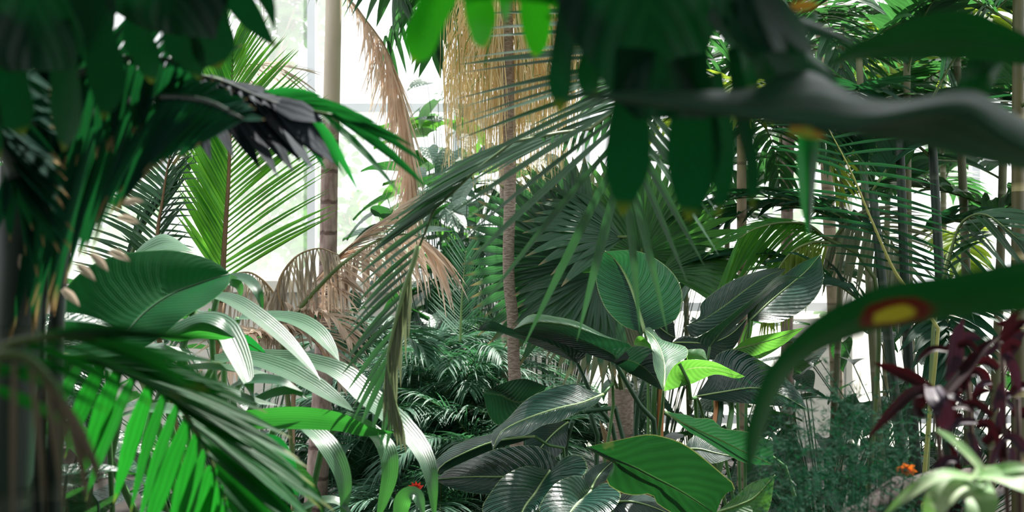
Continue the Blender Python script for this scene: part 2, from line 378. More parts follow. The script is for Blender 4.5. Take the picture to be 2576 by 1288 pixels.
def pfrond(root, rach, n, sides, wpx, mat, rmat='rachis', rr=.005, droop=.15, fold=.3, t0=.05, t1=1.0, jit=3, sep=True, nseg=6, nrm=None, lab=None, base=True, wj=.15):
    """A feather frond: its rachis through points, then leaflets on each side: keys (t, angle in degrees, length px, lean in depth)."""
    r3 = [P(*q) for q in rach]; pts = cr(r3, 24)
    tb = MB(); tb.tube(pts, lambda t: rr * (1.15 - t) + .0006, 6)
    fr = tb.build('frond', M[rmat], root)
    if lab: fr['label'] = lab
    mb = MB()
    for k in range(n):
        t = t0 + (t1 - t0) * k / (n - 1); x = t * 23; i = min(22, int(x)); p = pts[i].lerp(pts[i + 1], x - i)
        for ks in sides:
            a, ln, dy = keys(ks, t)
            if ln <= 1: continue
            a = math.radians(a + R(-jit, jit)); ln *= R(.92, 1.06)
            d = V((math.cos(a), dy + R(-.06, .06), math.sin(a))).normalized()
            l3 = ln / FPX * p.y; w3 = wpx / FPX * p.y * R(1 - wj, 1 + wj) * min(1, .55 + ln / 300)
            nn = (nrm or NRM) + V((R(-.25, .25), R(-.2, .2), R(-.2, .2)))
            if sep: mb = MB()
            leaflet(mb, p, d, l3, w3 / 2, nn, droop * R(.7, 1.4), fold, nseg, R(-.25, .25))
            if sep: mb.build('leaflet', M[mat], fr)
    if not sep: mb.build('leaflets', M[mat], fr, kind='stuff')
    if base:
        b = BASE[root.name]; e = pts[0]
        tb = MB(); mid = V((b.x * .75 + e.x * .25, b.y * .75 + e.y * .25, b.z * .45 + e.z * .55))
        d0 = (pts[0] - pts[1]).normalized() * .06
        tb.tube(cr([e, e + d0, mid, b], 14), lambda t: rr * (1.1 + .5 * t), 6); tb.build('petiole', M[rmat], fr)
    return fr


def frond3(root, p0, az, el, ln, bend, n, ll, w, mat, rmat='rachis', rr=.006, alpha=55, ldroop=.35, sep=False, nseg=5, name='frond', vshape=.25, t0=.12, lmin=.35):
    """A feather frond grown in the round from p0: azimuth, elevation, length, how far it bends down."""
    pts = []; p = V(p0); m = 18
    for i in range(m):
        pts.append(p.copy()); e = el - bend * (i / (m - 1)) ** 1.3
        p = p + V((math.cos(az) * math.cos(e), math.sin(az) * math.cos(e), math.sin(e))) * (ln / (m - 1))
    tb = MB(); tb.tube(pts, lambda t: rr * (1.1 - t) + .0006, 5); fr = tb.build(name, M[rmat], root)
    mb = MB()
    for k in range(n):
        t = t0 + (1 - t0) * k / (n - 1); x = t * (m - 1); i = min(m - 2, int(x)); q = pts[i].lerp(pts[i + 1], x - i)
        T = (pts[i + 1] - pts[i]).normalized(); sd_ = T.cross(V((0, 0, 1)))
        if sd_.length < .05: sd_ = V((1, 0, 0))
        sd_.normalize(); up = sd_.cross(T)
        al = math.radians(alpha * (1 - .55 * t)); l_ = ll * (lmin + (1 - lmin) * math.sin(math.pi * min(1, .12 + .88 * t) ** .8)) * R(.9, 1.1)
        for s in (-1, 1):
            d = (T * math.cos(al) + sd_ * (s * math.sin(al)) + up * vshape + V((R(-.08, .08), R(-.08, .08), R(-.08, .08)))).normalized()
            if sep: mb = MB()
            leaflet(mb, q, d, l_, w * R(.85, 1.15), up + V((R(-.3, .3), R(-.3, .3), 0)), ldroop * R(.6, 1.4), .3, nseg)
            if sep: mb.build('leaflet', M[mat], fr)
    if not sep: mb.build('leaflets', M[mat], fr, kind='stuff')
    return fr


def fan(root, hub, axis, nrm, r, a0, a1, n, mat, wf=.052, droop=.1, foot=None, rmat='rachis'):
    """A fan leaf: pleated segments round a hub; axis = direction of the middle segment, nrm = which way the fan faces."""
    axis = V(axis).normalized(); nrm = V(nrm); nrm = (nrm - axis * nrm.dot(axis)).normalized(); sd_ = axis.cross(nrm)
    b = V(foot) if foot else BASE[root.name]
    tb = MB(); tb.tube(cr([hub + axis * (r * .05), hub - axis * (r * .12), hub * .5 + b * .5 - axis * (r * .1), b], 14), .007, 6)
    fr = tb.build('fan_leaf', M[rmat], root)
    for k in range(n):
        a = math.radians(a0 + (a1 - a0) * k / (n - 1) + R(-1, 1)); d = axis * math.cos(a) + sd_ * math.sin(a)
        ln = r * R(.9, 1.03) * (1 - .22 * (abs(a) / 3.1) ** 2); mb = MB(); pts = []
        for i in range(8):
            s = i / 7; pts.append(hub + d * (ln * s) + nrm * (.02 * math.sin(3 * s) * r) + V((0, 0, -droop * ln * s ** 3)))
        W = wf * r
        ribbon(mb, pts, lambda t: W * (.08 + 1.05 * min(1, t / .5)) * (1 - max(0, (t - .5) / .5) ** 1.5) + .0008, nrm, .45 if k % 2 else .35, 3, R(-.15, .15))
        mb.build('segment', M[mat], fr)
    return fr


def strap(root, pts, w, mat, nrm=(0, -.5, .85), fold=.22, n=22, tipw=.06, basew=.75, twist=0.0, label=None, name='leaf', peak=.4):
    p3 = cr([P(*q) if len(q) == 3 else q for q in pts], n); y = sum(p.y for p in p3) / n; W = w / FPX * y / 2
    mb = MB()
    ribbon(mb, p3, lambda t: W * ((basew + (1 - basew) * min(1, t / peak)) * (1 - max(0, (t - peak) / (1 - peak)) ** 2.2) + tipw * .3), V(nrm), fold, 7, twist)
    # soften the keel into a shallow gutter
    o = mb.build(name, M[mat], root)
    if label: o['label'] = label
    return o


def lobed(root, mat, Y, body, lobes, pet, label=None, petr=.006):
    """A deeply cut leaf: the body round its midrib and each finger-like lobe in one blade."""
    mb = MB()
    def y_(i): return Y + .012 * math.sin(i * 2.1)
    L, Mi, Rr = body
    loft(mb, [P(x, y, Y + .01) for x, y in L], [P(x, y, Y - .01) for x, y in Mi], [P(x, y, Y + .02) for x, y in Rr], 18, .04, 0, R(0, 9))
    mb.uv = [(a, c * .7) for a, c in mb.uv]
    for i, lb in enumerate(lobes):
        pts, w = lb[:2]; k = len(pts); e_ = 2.4 if len(lb) < 3 else 1.15; c_ = .62 if len(lb) < 3 else .35
        p3 = cr([P(x, y, y_(i) + .06 * j / (k - 1)) for j, (x, y) in enumerate(pts)], 16); W = w / FPX * Y / 2
        ribbon(mb, p3, lambda t: W * (.8 + .2 * math.sin(t * 9 + i) * .5 + .2 * min(1, t / .5)) * (1 - max(0, (t - c_) / (1 - c_)) ** e_) + .0006, V((R(-.3, .3), -.9, .25)), .12, 5)
    o = mb.build('leaf', M[mat], root)
    if label: o['label'] = label
    tb = MB(); tb.tube(cr([V(q) for q in pet], 22), lambda t: petr * (1 + .8 * t), 8); tb.build('petiole', M['petiole_dark'], o)
    return o


def shared_leaf(name, mat, ln=1, w=.62, cord=.12):
    mb = MB(); n = 9; rows = []; uvs = []
    for i in range(n):
        t = i / (n - 1); wd = w / 2 * math.sin(math.pi * min(1, t * .94 + .06) ** .62) ** .85 if t < 1 else 0; row = []; uv = []
        for j in range(5):
            q = j / 2 - 1; row.append(V((wd * q, t * ln - cord * abs(q) ** 2 * (1 - t) * ln, -.35 * t * t * ln + .10 * abs(q) * w))); uv.append((.5 + q / 2, t))
        rows.append(row); uvs.append(uv)
    mb.grid(rows, uvs); me = bpy.data.meshes.new(name); me.from_pydata([tuple(p) for p in mb.v], [], mb.f)
    l = me.uv_layers.new(name='UVMap')
    for lp in me.loops: l.data[lp.index].uv = mb.uv[lp.vertex_index]
    me.polygons.foreach_set('use_smooth', [True] * len(me.polygons)); me.materials.append(M[mat]); return me


LEAFMESH = {}


def shrub(name, base, h, rad, n, size, mat, label, cat='shrub', group=None, wratio=.62, squash=1.0, zmin=.1, face=None):
    """Stems from the ground and large leaves, each a part, sharing one blade mesh."""
    k = (mat, wratio)
    if k not in LEAFMESH: LEAFMESH[k] = shared_leaf('leaf', mat, 1, wratio)
    t = thing(name, base, label, cat, group); st = MB(); b = V(base)
    for i in range(n):
        a = R(0, 6.283); rr = rad * math.sqrt(R(.05, 1)); z = h * (zmin + (1 - zmin) * R(0, 1) ** .8); f = 1 - .45 * max(0, z / h - .55)
        p = V((math.cos(a) * rr * f, math.sin(a) * rr * f * squash, z))
        o = bpy.data.objects.new('leaf', LEAFMESH[k]); COL.objects.link(o); o.parent = t; o.location = p
        s = size * R(.6, 1.2); o.scale = (s, s, s)
        yaw = a - math.pi / 2 + R(-.9, .9)
        if face is not None and R(0, 1) < .6: yaw = face + R(-1.2, 1.2)
        o.rotation_euler = (R(-.7, .5), R(-.4, .4), yaw)
        st.tube(cr([p + b, b + V((p.x * .5, p.y * .5, p.z * .55)), b + V((p.x * .12, p.y * .12, 0))], 6), lambda q: .003 + .003 * q, 4, False)
    st.build('stems', M['petiole_dark'], t, kind='stuff'); return t


def B(px, Y): return V(((px - 1288) / FPX * Y, Y, 0))


# ------------------------------------------------------------------ setting
def flat(name, a, b, mat):
    mb = MB(); mb.box(a, b); return struct(mb.build(name, M[mat], None, False))


WY = 11.2; WX = 5.6
mb = MB(); rows = []; nx, ny = 46, 62
for j in range(ny):
    rows.append([V((-WX + 2 * WX * i / (nx - 1), -3.4 + (WY + 3.4) * j / (ny - 1), .05 * noise.noise(V((i * .45, j * .45, 0))) - .015)) for i in range(nx)])
mb.grid(rows, [[(0, 0)] * nx for _ in rows]); struct(mb.build('floor', M['soil']))
flat('ground', (-40, WY + .05, -.3), (40, 70, -.05), 'lawn')
flat('wall_back', (-WX, WY - .1, 0), (.55, WY + .1, 1.22), 'cream')
flat('trim_1', (-WX, WY - .2, 1.22), (.55, WY + .12, 1.31), 'cream')
flat('wall_right', (WX - .1, -3.4, 0), (WX + .1, WY, .9), 'plaster')
flat('wall_left', (-WX - .1, -3.4, 0), (-WX + .1, WY, .9), 'plaster')
flat('wall_front', (-WX, -3.6, 0), (WX, -3.4, 3.6), 'plaster')
flat('added_shade_roof', (-WX, -3.6, 3.3), (WX, 2.4, 3.45), 'plaster')  # unseen slab added over the camera to shade the near leaves


def glazing(name, x0, x1, z0, z1, xs, zs, y, bars, pane_t=.006):
    mb = MB()
    for x in xs: mb.box((x - bars, y - .05, z0), (x + bars, y + .05, z1))
    for z in zs: mb.box((x0, y - .035, z - bars * 1.1), (x1, y + .035, z + bars * 1.1))
    f = struct(mb.build(name, M['white'], None, False))
    X = [x0] + list(xs) + [x1]; Z = list(zs)
    for a, b in zip(X, X[1:]):
        if b - a < .1: continue
        for c, d in zip(Z, Z[1:]):
            p = MB(); p.box((a, y - pane_t / 2, c), (b, y + pane_t / 2, d)); p.build('pane', M['glass'], f, False)
    return f


xm = (785 - 1288) / FPX * WY
zt = CAMZ - (272 - 644) / FPX * WY
glazing('window_1', -WX, .55, 1.31, 4.9, [xm - 1.15 * i for i in (3, 2, 1, 0)] + [xm + 1.15], [1.33, zt, 4.88], WY, .032)
glazing('window_2', .55, WX, .2, 4.9, [.58, 1.6, 2.62, 3.64, 4.66], [.22, 1.1, zt, 4.88], WY, .032)
flat('trim_2', (P(2112, 0, WY).x, WY - .12, 0), (P(2135, 0, WY).x, WY - .05, 4.9), 'cream')
flat('trim_3', (P(1975, 0, WY).x, WY - .14, 0), (P(2085, 0, WY).x, WY - .06, CAMZ - (800 - 644) / FPX * WY), 'cream')


def tree(name, base, h, rad, nl, size, label, z0=.25):
    t = thing(name, base, label, 'tree', None); b = V(base); tb = MB()
    tb.tube(cr([b, b + V((.05, 0, h * .4)), b + V((R(-.2, .2), 0, h * .8))], 8), lambda q: .07 * (1.1 - q), 7)
    fo = MB(); cl = []
    for i in range(26):
        a = R(0, 6.28); z = h * R(z0, 1); rr = rad * (1 - .5 * abs(z / h - .55)) * math.sqrt(R(.05, 1)); c = b + V((math.cos(a) * rr, math.sin(a) * rr * .6, z)); cl.append(c)
        tb.tube(cr([c, b + V(((c - b).x * .4, (c - b).y * .4, z * .85)), b + V((0, 0, z * .6))], 6), .012, 4, False)
    for i in range(nl):
        c = cl[i % 26]; p = c + V((R(-1, 1), R(-1, 1), R(-1, 1))) * (rad * .33)
        d = V((R(-1, 1), R(-1, .4), R(-1, .6))).normalized(); ribbon(fo, [p + d * (size * q) + V((0, 0, -.15 * size * q * q)) for q in (0, .33, .66, 1)], lambda q: size * .36 * math.sin(math.pi * min(1, .1 + q * .9)) + .001, V((R(-.5, .5), -.7, .6)), .2, 3)
    tb.build('trunk', M['bark'], t); fo.build('foliage', M['outleaf'], t, kind='stuff'); return t


tree('garden_tree', B(655, 14.0), 4.6, .8, 1500, .13, 'leafy pale tree outside the glass, left of the white glazing bar')
tree('garden_tree', B(890, 14.5), 1.95, .7, 700, .12, 'low pale bush tree outside the glass behind the ringed palm trunk', .1)
tree('garden_tree', B(470, 15.5), 3.6, 1.2, 900, .13, 'pale tree outside the glass behind the leaning palm fronds')
tree('garden_tree', B(2150, 15), 4.2, 1.3, 800, .14, 'pale tree outside the glass behind the tall canes')

# ------------------------------------------------------------------ palm trunks
def trunk(name, pts, rad, mat, label, k=12, n=40, part='trunk', kinds=None):
    b = P(*pts[-1]); base = V((b.x, b.y, 0)); t = thing(name, base, label, 'palm')
    p3 = cr([P(*q) for q in pts] + ([base] if b.z > .1 else []), n); tb = MB(); tb.tube(p3, rad, k); o = tb.build(part, M[mat], t)
    return t, p3


t, p3 = trunk('ringed_palm', [(833, 300, 6.2), (829, 420, 6.2), (827, 560, 6.2), (824, 700, 6.2), (818, 830, 6.2), (812, 960, 6.2), (806, 1080, 6.2), (798, 1200, 6.2), (794, 1290, 6.2)], lambda q: .037 + .022 * q ** 2, 'trunk', 'tall palm with ringed brown trunk and tan crownshaft against the bright glass')
mb = MB(); mb.tube(cr([P(842, -500, 6.2), P(839, 0, 6.2), P(836, 160, 6.2), P(833, 305, 6.2)], 16), lambda q: .032 + .006 * q, 14); mb.build('crownshaft', M['crownshaft'], t)
for i in range(9): frond3(t, P(842, -500, 6.2), i * .72 + .2, R(.8, 1.2), 1.2, 1.1, 24, .4, .03, 'bamboo')

t, p3 = trunk('straw_skirted_palm', [(1272, -260, 5.5), (1274, 60, 5.5), (1281, 300, 5.5), (1283, 450, 5.5), (1281, 560, 5.5), (1279, 640, 5.5), (1281, 720, 5.5), (1290, 800, 5.5), (1292, 900, 5.5), (1297, 1000, 5.5), (1300, 1150, 5.5)], lambda q: .0225 + .008 * math.sin(q * 9) * .3 + .006 * q, 'rough_trunk', 'slender palm with grey brown trunk hung with a straw skirt', 12, 60)
for mat, nn in (('straw', 380), ('straw_pale', 340), ('straw_green', 90)):
    mb = MB()
    for i in range(nn):
        a = R(0, 6.283); rr = R(.02, 1) ** .6; x0 = 1282 + math.cos(a) * 172 * rr; y0 = 5.55 + math.sin(a) * .22 * rr
        if y0 < 5.5 and abs(x0 - 1282) < 24: continue
        top = R(-120, 160); end = R(250, 440) + 60 * (R(0, 1) ** 3) if mat != 'straw_green' else R(120, 360)
        p = [P(1275 + (x0 - 1275) * .55, top - 60, y0), P(x0 + R(-12, 12), top + 50, y0)]
        x1 = x0 + R(-22, 22); p += [P(x1, (top + end) / 2, y0), P(x1 + R(-18, 18), end, y0 + R(-.03, .03))]
        if R(0, 1) < .25: p += [P(x1 + R(-45, 45), end + R(-40, 20), y0)]
        ribbon(mb, cr(p, 9), lambda q: .0026 * (1.1 - q * .7), V((R(-.4, .4), -1, R(-.3, .3))), .3, 3, R(-2, 2))
    mb.build('dead_leaf_strands', M[mat], t, kind='stuff')
for i in range(10): frond3(t, P(1275, -240, 5.5), i * .63, R(.1, .7), 1.3, 1.7, 22, .42, .022, 'bamboo')

t, p3 = trunk('slender_tan_palm', [(1866, 300, 6.0), (1866, 560, 6.0), (1868, 800, 6.0), (1866, 1100, 6.0)], .0205, 'tan_trunk', 'slender tan palm trunk rising behind the upright philodendron leaves')
for i in range(9): frond3(t, P(1866, 310, 6.0), i * .7 + .35, R(.2, .9), .62, 1.9, 15, .26, .016, 'yellowgreen' if i % 3 == 0 else 'bamboo', 'rachis', .004)
t, p3 = trunk('slender_ringed_palm', [(1988, 60, 7.2), (1984, 330, 7.2), (1980, 560, 7.2), (1980, 900, 7.2)], .030, 'trunk', 'pale ringed palm trunk behind the hanging frond tips at right')
for i in range(8): frond3(t, P(1988, 90, 7.2), i * .8, R(.1, .8), 1.0, 1.7, 18, .36, .02, 'bamboo', 'rachis', .005)
t, p3 = trunk('tan_bamboo', [(2062, -150, 8.2), (2075, 300, 8.2), (2090, 640, 8.2), (2098, 800, 8.2), (2105, 1000, 8.2)], .036, 'tan_trunk', 'thick tan cane with a pale joint beside the cream post')
mb = MB(); mb.tube([P(2090, 706, 8.2), P(2091, 712, 8.2), P(2092, 718, 8.2)], .041, 12); mb.build('joint', M['cream'], t)

# dead hanging frond beside the bright glass
t = thing('palm_with_dead_frond', B(1290, 6.9), 'palm with one dead pinkish brown frond hanging beside the bright glass', 'palm')
mb = MB(); mb.tube(cr([P(1180, -260, 6.9), P(1262, 60, 6.9), P(1276, 400, 6.9), P(1280, 700, 6.9), B(1290, 6.9)], 20), .04, 9); mb.build('trunk', M['rough_trunk'], t)
pfrond(t, [(1180, -250, 6.9), (860, -80, 6.8), (905, 30, 6.75), (965, 112, 6.7), (1000, 200, 6.7), (1022, 300, 6.7), (1035, 400, 6.7), (1034, 500, 6.7)], 60, [[(0, -95, 0, 0), (.48, -70, 40, 0), (.55, -86, 190, 0), (.8, -92, 210, 0), (1, -95, 150, 0)], [(0, -60, 0, 0), (.48, -60, 40, 0), (.55, -72, 190, -.1), (.8, -82, 210, -.1), (1, -85, 160, 0)], [(0, -60, 0, 0), (.48, -90, 40, .1), (.6, -104, 170, .1), (1, -104, 150, 0)]], 4.5, 'dry', 'sheath', .006, .0, .4, .46, 1, 9, False, 5, base=False)
pfrond(t, [(1180, -250, 6.9), (862, -80, 6.85), (908, 30, 6.8), (967, 112, 6.72), (1002, 200, 6.72), (1026, 300, 6.72), (1038, 400, 6.72), (1034, 500, 6.72)], 50, [[(0, -95, 0, 0), (.48, -70, 40, 0), (.6, -80, 190, 0), (1, -88, 170, 0)], [(0, -60, 0, 0), (.48, -90, 40, .1), (.6, -98, 180, .1), (1, -100, 170, 0)]], 4, 'dry_pale', 'sheath', .004, .0, .4, .46, 1, 12, False, 5, base=False)
pfrond(t, [(1180, -250, 6.9), (1080, -130, 6.9), (1000, 40, 6.9), (970, 90, 6.9)], 14, [[(0, -60, 90, 0), (1, -70, 100, 0)], [(0, -110, 110, 0), (1, -100, 90, 0)]], 15, 'bamboo', 'rachis', .005, .3, base=False)
for a in (.2, 1.0, 2.2, 3.3, 4.1, 4.7, 5.4): frond3(t, P(1180, -250, 6.9), a, R(0, .6), .9, 1.9, 20, .42, .026, 'bamboo')
# dead collapsing palm in the middle, brown and bleached fronds
t = thing('withered_palm', B(740, 5.2), 'collapsed palm of dry brown and bleached fronds in front of the sill', 'palm')
def arc(x0, y0, x1, y1, hgt, Y0, Y1): return [(x0, y0, Y0), (x0 + (x1 - x0) * .3, y0 + (y1 - y0) * .3 - hgt * .8, Y0 + (Y1 - Y0) * .3), (x0 + (x1 - x0) * .65, y0 + (y1 - y0) * .65 - hgt, Y0 + (Y1 - Y0) * .65), (x1, y1, Y1)]
pfrond(t, [(735, 800, 5.2), (790, 735, 5.2), (860, 665, 5.2), (950, 605, 5.3), (1040, 590, 5.4), (1100, 630, 5.45)], 52, [[(0, -15, 70, 0), (.5, -30, 130, 0), (1, -45, 120, 0)], [(0, -85, 60, 0), (.5, -95, 110, 0), (1, -70, 130, 0)]], 9, 'dry', 'rachis', .008, .3, .4, .1, 1, 14)
pfrond(t, [(730, 810, 5.25), (800, 700, 5.3), (880, 620, 5.3), (960, 560, 5.35), (1010, 520, 5.4)], 40, [[(0, 60, 90, 0), (.5, 38, 150, 0), (1, 35, 90, 0)], [(0, 20, 90, 0), (.5, 15, 130, 0), (1, 25, 90, 0)]], 7, 'dry', 'rachis_brown', .007, .25, .4, .1, 1, 8)
pfrond(t, [(725, 815, 5.2), (700, 720, 5.2), (740, 650, 5.2), (800, 625, 5.2), (850, 640, 5.2)], 30, [[(0, -100, 60, 0), (.4, -80, 160, 0), (1, -75, 120, 0)], [(0, -130, 50, 0), (.5, -95, 130, 0), (1, -85, 120, 0)]], 7, 'dry_pale', 'sheath', .006, .5, .4, .1, 1, 18)
pfrond(t, [(725, 820, 5.25), (690, 740, 5.25), (640, 690, 5.25), (590, 690, 5.25), (560, 720, 5.25)], 26, [[(0, -60, 60, 0), (.4, -75, 140, 0), (1, -95, 110, 0)], [(0, -130, 50, 0), (.5, -105, 110, 0), (1, -120, 100, 0)]], 6, 'dry_pale', 'sheath', .006, .5, .4, .1, 1, 18)
for k in range(5): frond3(t, P(R(600, 740), R(830, 900), 5.3), R(0, 6.28), R(.2, .9), .35, 1.8, 14, .22, .012, 'dry_pale' if k % 2 else 'dry', 'sheath', .004)
for k in range(5): frond3(t, P(R(880, 980), R(800, 900), 5.6), R(0, 6.28), R(.2, 1.1), .3, 1.6, 14, .2, .012, 'fine', 'rachis', .004)

# ------------------------------------------------------------------ understory at the back
FD = -math.pi
for px, Y, h, rad, n, s, lab in (
        (1150, 8.2, 2.0, .62, 85, .26, 'dark broad-leaved shrub in the shade left of the grey brown trunk'),
        (1370, 8.6, 2.1, .75, 95, .27, 'dark broad-leaved shrub in the shade behind the fan palm'),
        (1115, 9.4, 2.2, .26, 50, .22, 'broad-leaved shrub with lighter leaves behind the dead hanging frond'),
        (1640, 9.0, 1.9, .75, 80, .25, 'broad-leaved shrub behind the bright fan leaf'),
        (1180, 9.9, 2.7, .5, 60, .26, 'tall broad-leaved shrub beneath the straw skirt'),
        (640, 7.8, 1.2, 1.0, 120, .24, 'low broad-leaved shrub under the bleached fronds by the sill'),
        (930, 8.2, 1.2, .65, 85, .24, 'low broad-leaved shrub right of the ringed trunk'),
        (1760, 6.3, .95, .6, 60, .2, 'low leafy shrub under the right philodendrons'),
        (2080, 6.9, .95, .75, 110, .2, 'low leafy shrub at the foot of the cream post'),
        (2330, 7.2, 1.25, .9, 90, .22, 'low leafy shrub at the foot of the dark canes')):
    shrub('broadleaf_shrub', B(px, Y), h, rad, n, s, 'shrub', lab, face=FD)
tall = shrub('broadleaf_shrub', B(1120, 10.2), 2.6, .22, 22, .42, 'outleaf', 'shrub with large pale lime leaves between dead frond and straw skirt', zmin=.65)


def small_palm(name, px, Y, z0, nf, fl, mat, label, nl=44, ll=.27, w=.0052, el=(.6, 1.4), bend=1.7, az=None):
    b = B(px, Y); t = thing(name, b, label, 'palm'); mb = MB(); mb.tube(cr([b, b + V((.02, 0, z0 * .5)), b + V((0, 0, z0))], 8), lambda q: .04 - .012 * q, 8); mb.build('trunk', M['rough_trunk'], t)
    for i in range(nf):
        frond3(t, b + V((0, 0, z0)), i * 2.4 + R(-.2, .2), R(*el), fl * R(.75, 1.1), bend * R(.8, 1.15), nl, ll, w, mat, 'rachis', .0035, 56, .45, False, 6)
    return t


for a in ((1060, 6.7, .55, 20, .75, 'fine', 'fine-leaved palm right of the weeping frond, lower of two'),
          (1165, 7.0, .72, 22, .85, 'fine', 'fine-leaved palm with upright silver-ribbed frond left of the grey brown trunk'),
          (1010, 7.2, .75, 16, .75, 'fine', 'fine-leaved palm directly behind the weeping frond'),
          (1230, 6.4, .45, 18, .7, 'fine', 'fine-leaved palm at the foot of the grey brown trunk'),
          (1110, 6.1, .30, 18, .62, 'fine', 'lowest fine-leaved palm above the lower philodendron leaves'),
          (1350, 6.6, .55, 18, .7, 'fine', 'fine-leaved palm right of the grey brown trunk'),
          (905, 6.6, .35, 14, .6, 'fine', 'small fine-leaved palm beside the hanging strap leaves')):
    small_palm('fine_leaved_palm', *a)
t = small_palm('feather_palm', 1165, 6.9, .6, 3, .6, 'fine', 'feather palm with single stiff upright frond showing a pale spine')
pfrond(t, [(1158, 860, 6.9), (1160, 780, 6.9), (1166, 700, 6.9), (1172, 630, 6.9)], 30, [[(0, 42, 110, 0), (1, 58, 70, 0)], [(0, 138, 120, 0), (1, 122, 80, 0)]], 6, 'fine', 'rib', .006, -.02, .3, .05, 1, 2, base=False)

# ------------------------------------------------------------------ fan palm
t = thing('fan_palm', B(1560, 5.9), 'fan palm with pleated fans behind the upright philodendron leaf', 'palm')
mb = MB(); mb.tube(cr([B(1560, 5.9), B(1560, 5.9) + V((0, 0, .5)), B(1562, 5.9) + V((0, 0, .95))], 8), .055, 10); mb.build('trunk', M['rough_trunk'], t)
ft = B(1562, 5.9) + V((0, 0, .9))
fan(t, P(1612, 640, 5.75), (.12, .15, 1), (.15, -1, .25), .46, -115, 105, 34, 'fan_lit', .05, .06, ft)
fan(t, P(1478, 655, 5.55), (-.95, .1, .32), (.1, -1, .1), .50, -75, 70, 26, 'fan', .06, .05, ft)
fan(t, P(1565, 600, 5.45), (-1, -.1, .28), (0, -.75, .8), .40, -52, 45, 12, 'fan', .075, .12, ft)
fan(t, P(1450, 640, 5.8), (-.2, .2, 1), (.2, -1, .1), .42, -42, 38, 12, 'fan_pale', .07, .03, ft)
fan(t, P(1510, 690, 5.35), (-.55, -.1, -.75), (.1, -.8, .5), .36, -55, 50, 12, 'fan', .07, .15, ft)
fan(t, P(1545, 720, 5.5), (-.3, 0, -1), (.1, -.9, .2), .40, -38, 42, 12, 'fan_pale', .05, .1, ft)
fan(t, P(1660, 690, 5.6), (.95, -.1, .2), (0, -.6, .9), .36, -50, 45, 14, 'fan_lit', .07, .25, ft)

# ------------------------------------------------------------------ bamboo palms at right
def clump(px, Y, label, stems, mats, cane='cane', cr_=.017, nl=16, ll=.34, w=.030, sep=True, fl=.85):
    b = B(px, Y); t = thing('bamboo_palm', b, label, 'palm')
    for (xa, xb, ytop, nf) in stems:
        y = Y + R(-.25, .25); a = V((P(xa, 0, y).x, y, 0)); c = P(xb, ytop, y + R(-.1, .1)); mid = a.lerp(c, .5) + V((R(-.03, .03), 0, 0))
        mb = MB(); mb.tube(cr([a, mid, c], 22), lambda q: cr_ * (1.1 - .35 * q), 8); mb.build('cane', M[cane], t)
        for i in range(nf):
            p = c + (mid - c) * (R(.3, 1.25) * (i / max(1, nf)))
            frond3(t, p, i * 2.399 + R(-.4, .4), R(.25, 1.15), fl * R(.75, 1.1), R(1.0, 1.7), nl, ll, w, M_(mats), 'rachis', .005, 55, .3, sep, 5)
    return t


def M_(ms): return ms[int(R(0, len(ms) - .001))]


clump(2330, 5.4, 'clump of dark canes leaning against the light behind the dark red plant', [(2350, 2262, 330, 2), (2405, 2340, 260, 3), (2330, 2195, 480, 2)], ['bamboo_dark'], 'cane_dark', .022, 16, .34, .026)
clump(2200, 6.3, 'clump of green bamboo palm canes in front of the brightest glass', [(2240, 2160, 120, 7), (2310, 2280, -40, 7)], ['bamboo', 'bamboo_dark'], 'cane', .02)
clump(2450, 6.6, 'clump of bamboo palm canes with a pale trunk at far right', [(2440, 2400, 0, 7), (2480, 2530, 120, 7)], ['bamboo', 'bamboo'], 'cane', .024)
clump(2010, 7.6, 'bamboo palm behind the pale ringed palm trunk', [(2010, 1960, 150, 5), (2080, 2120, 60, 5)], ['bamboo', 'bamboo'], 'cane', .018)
clump(2560, 5.2, 'clump of yellow canes at the frame edge under the long wavy leaf', [(2566, 2562, -150, 3)], ['bamboo'], 'cane_yellow', .027)
clump(2280, 8.6, 'farthest bamboo palm against the bright glass', [(2230, 2250, 60, 9), (2400, 2370, 0, 9)], ['bamboo', 'yellowgreen', 'bamboo'], 'cane', .02, sep=False, nl=18)
clump(1760, 8.8, 'bamboo palm rising behind the hanging split leaf', [(1740, 1720, 180, 6), (1790, 1850, 60, 6)], ['bamboo'], 'cane', .018, sep=False, nl=18)

t = thing('arching_palm', B(2010, 5.5), 'palm with arching frond draped over the right philodendron leaves', 'palm')
mb = MB(); mb.tube(cr([B(2150, 5.5), P(2210, 760, 5.5), P(2080, 600, 5.5)], 14), lambda q: .012 * (1.2 - .6 * q), 7); mb.build('stem', M['rachis'], t)
pfrond(t, [(2080, 602, 5.5), (2030, 565, 5.45), (1965, 560, 5.4), (1900, 575, 5.3), (1860, 600, 5.25)], 32, [[(0, 155, 150, 0), (.5, 172, 130, 0), (1, 190, 90, 0)], [(0, 200, 120, 0), (.5, 222, 190, -.1), (1, 240, 140, -.1)]], 10, 'kentia', 'rachis', .006, .35, .3, .02, 1, 5, base=False)
pfrond(t, [(2085, 610, 5.45), (2040, 610, 5.4), (1990, 635, 5.35), (1950, 690, 5.3), (1930, 750, 5.3)], 24, [[(0, 220, 120, 0), (.5, 245, 160, 0), (1, 262, 90, 0)], [(0, 250, 120, 0), (.5, 268, 150, -.1), (1, 275, 90, 0)]], 9, 'yellowgreen', 'rachis', .005, .3, .3, .02, 1, 5, base=False)
pfrond(t, [(2090, 610, 5.6), (2140, 560, 5.6), (2200, 560, 5.6), (2250, 620, 5.6), (2270, 690, 5.6)], 26, [[(0, 60, 150, 0), (.5, 10, 160, 0), (1, -50, 110, 0)], [(0, -110, 110, 0), (.5, -100, 170, 0), (1, -95, 110, 0)]], 12, 'fan_pale', 'rachis', .005, .3, .3, .02, 1, 5, base=False)
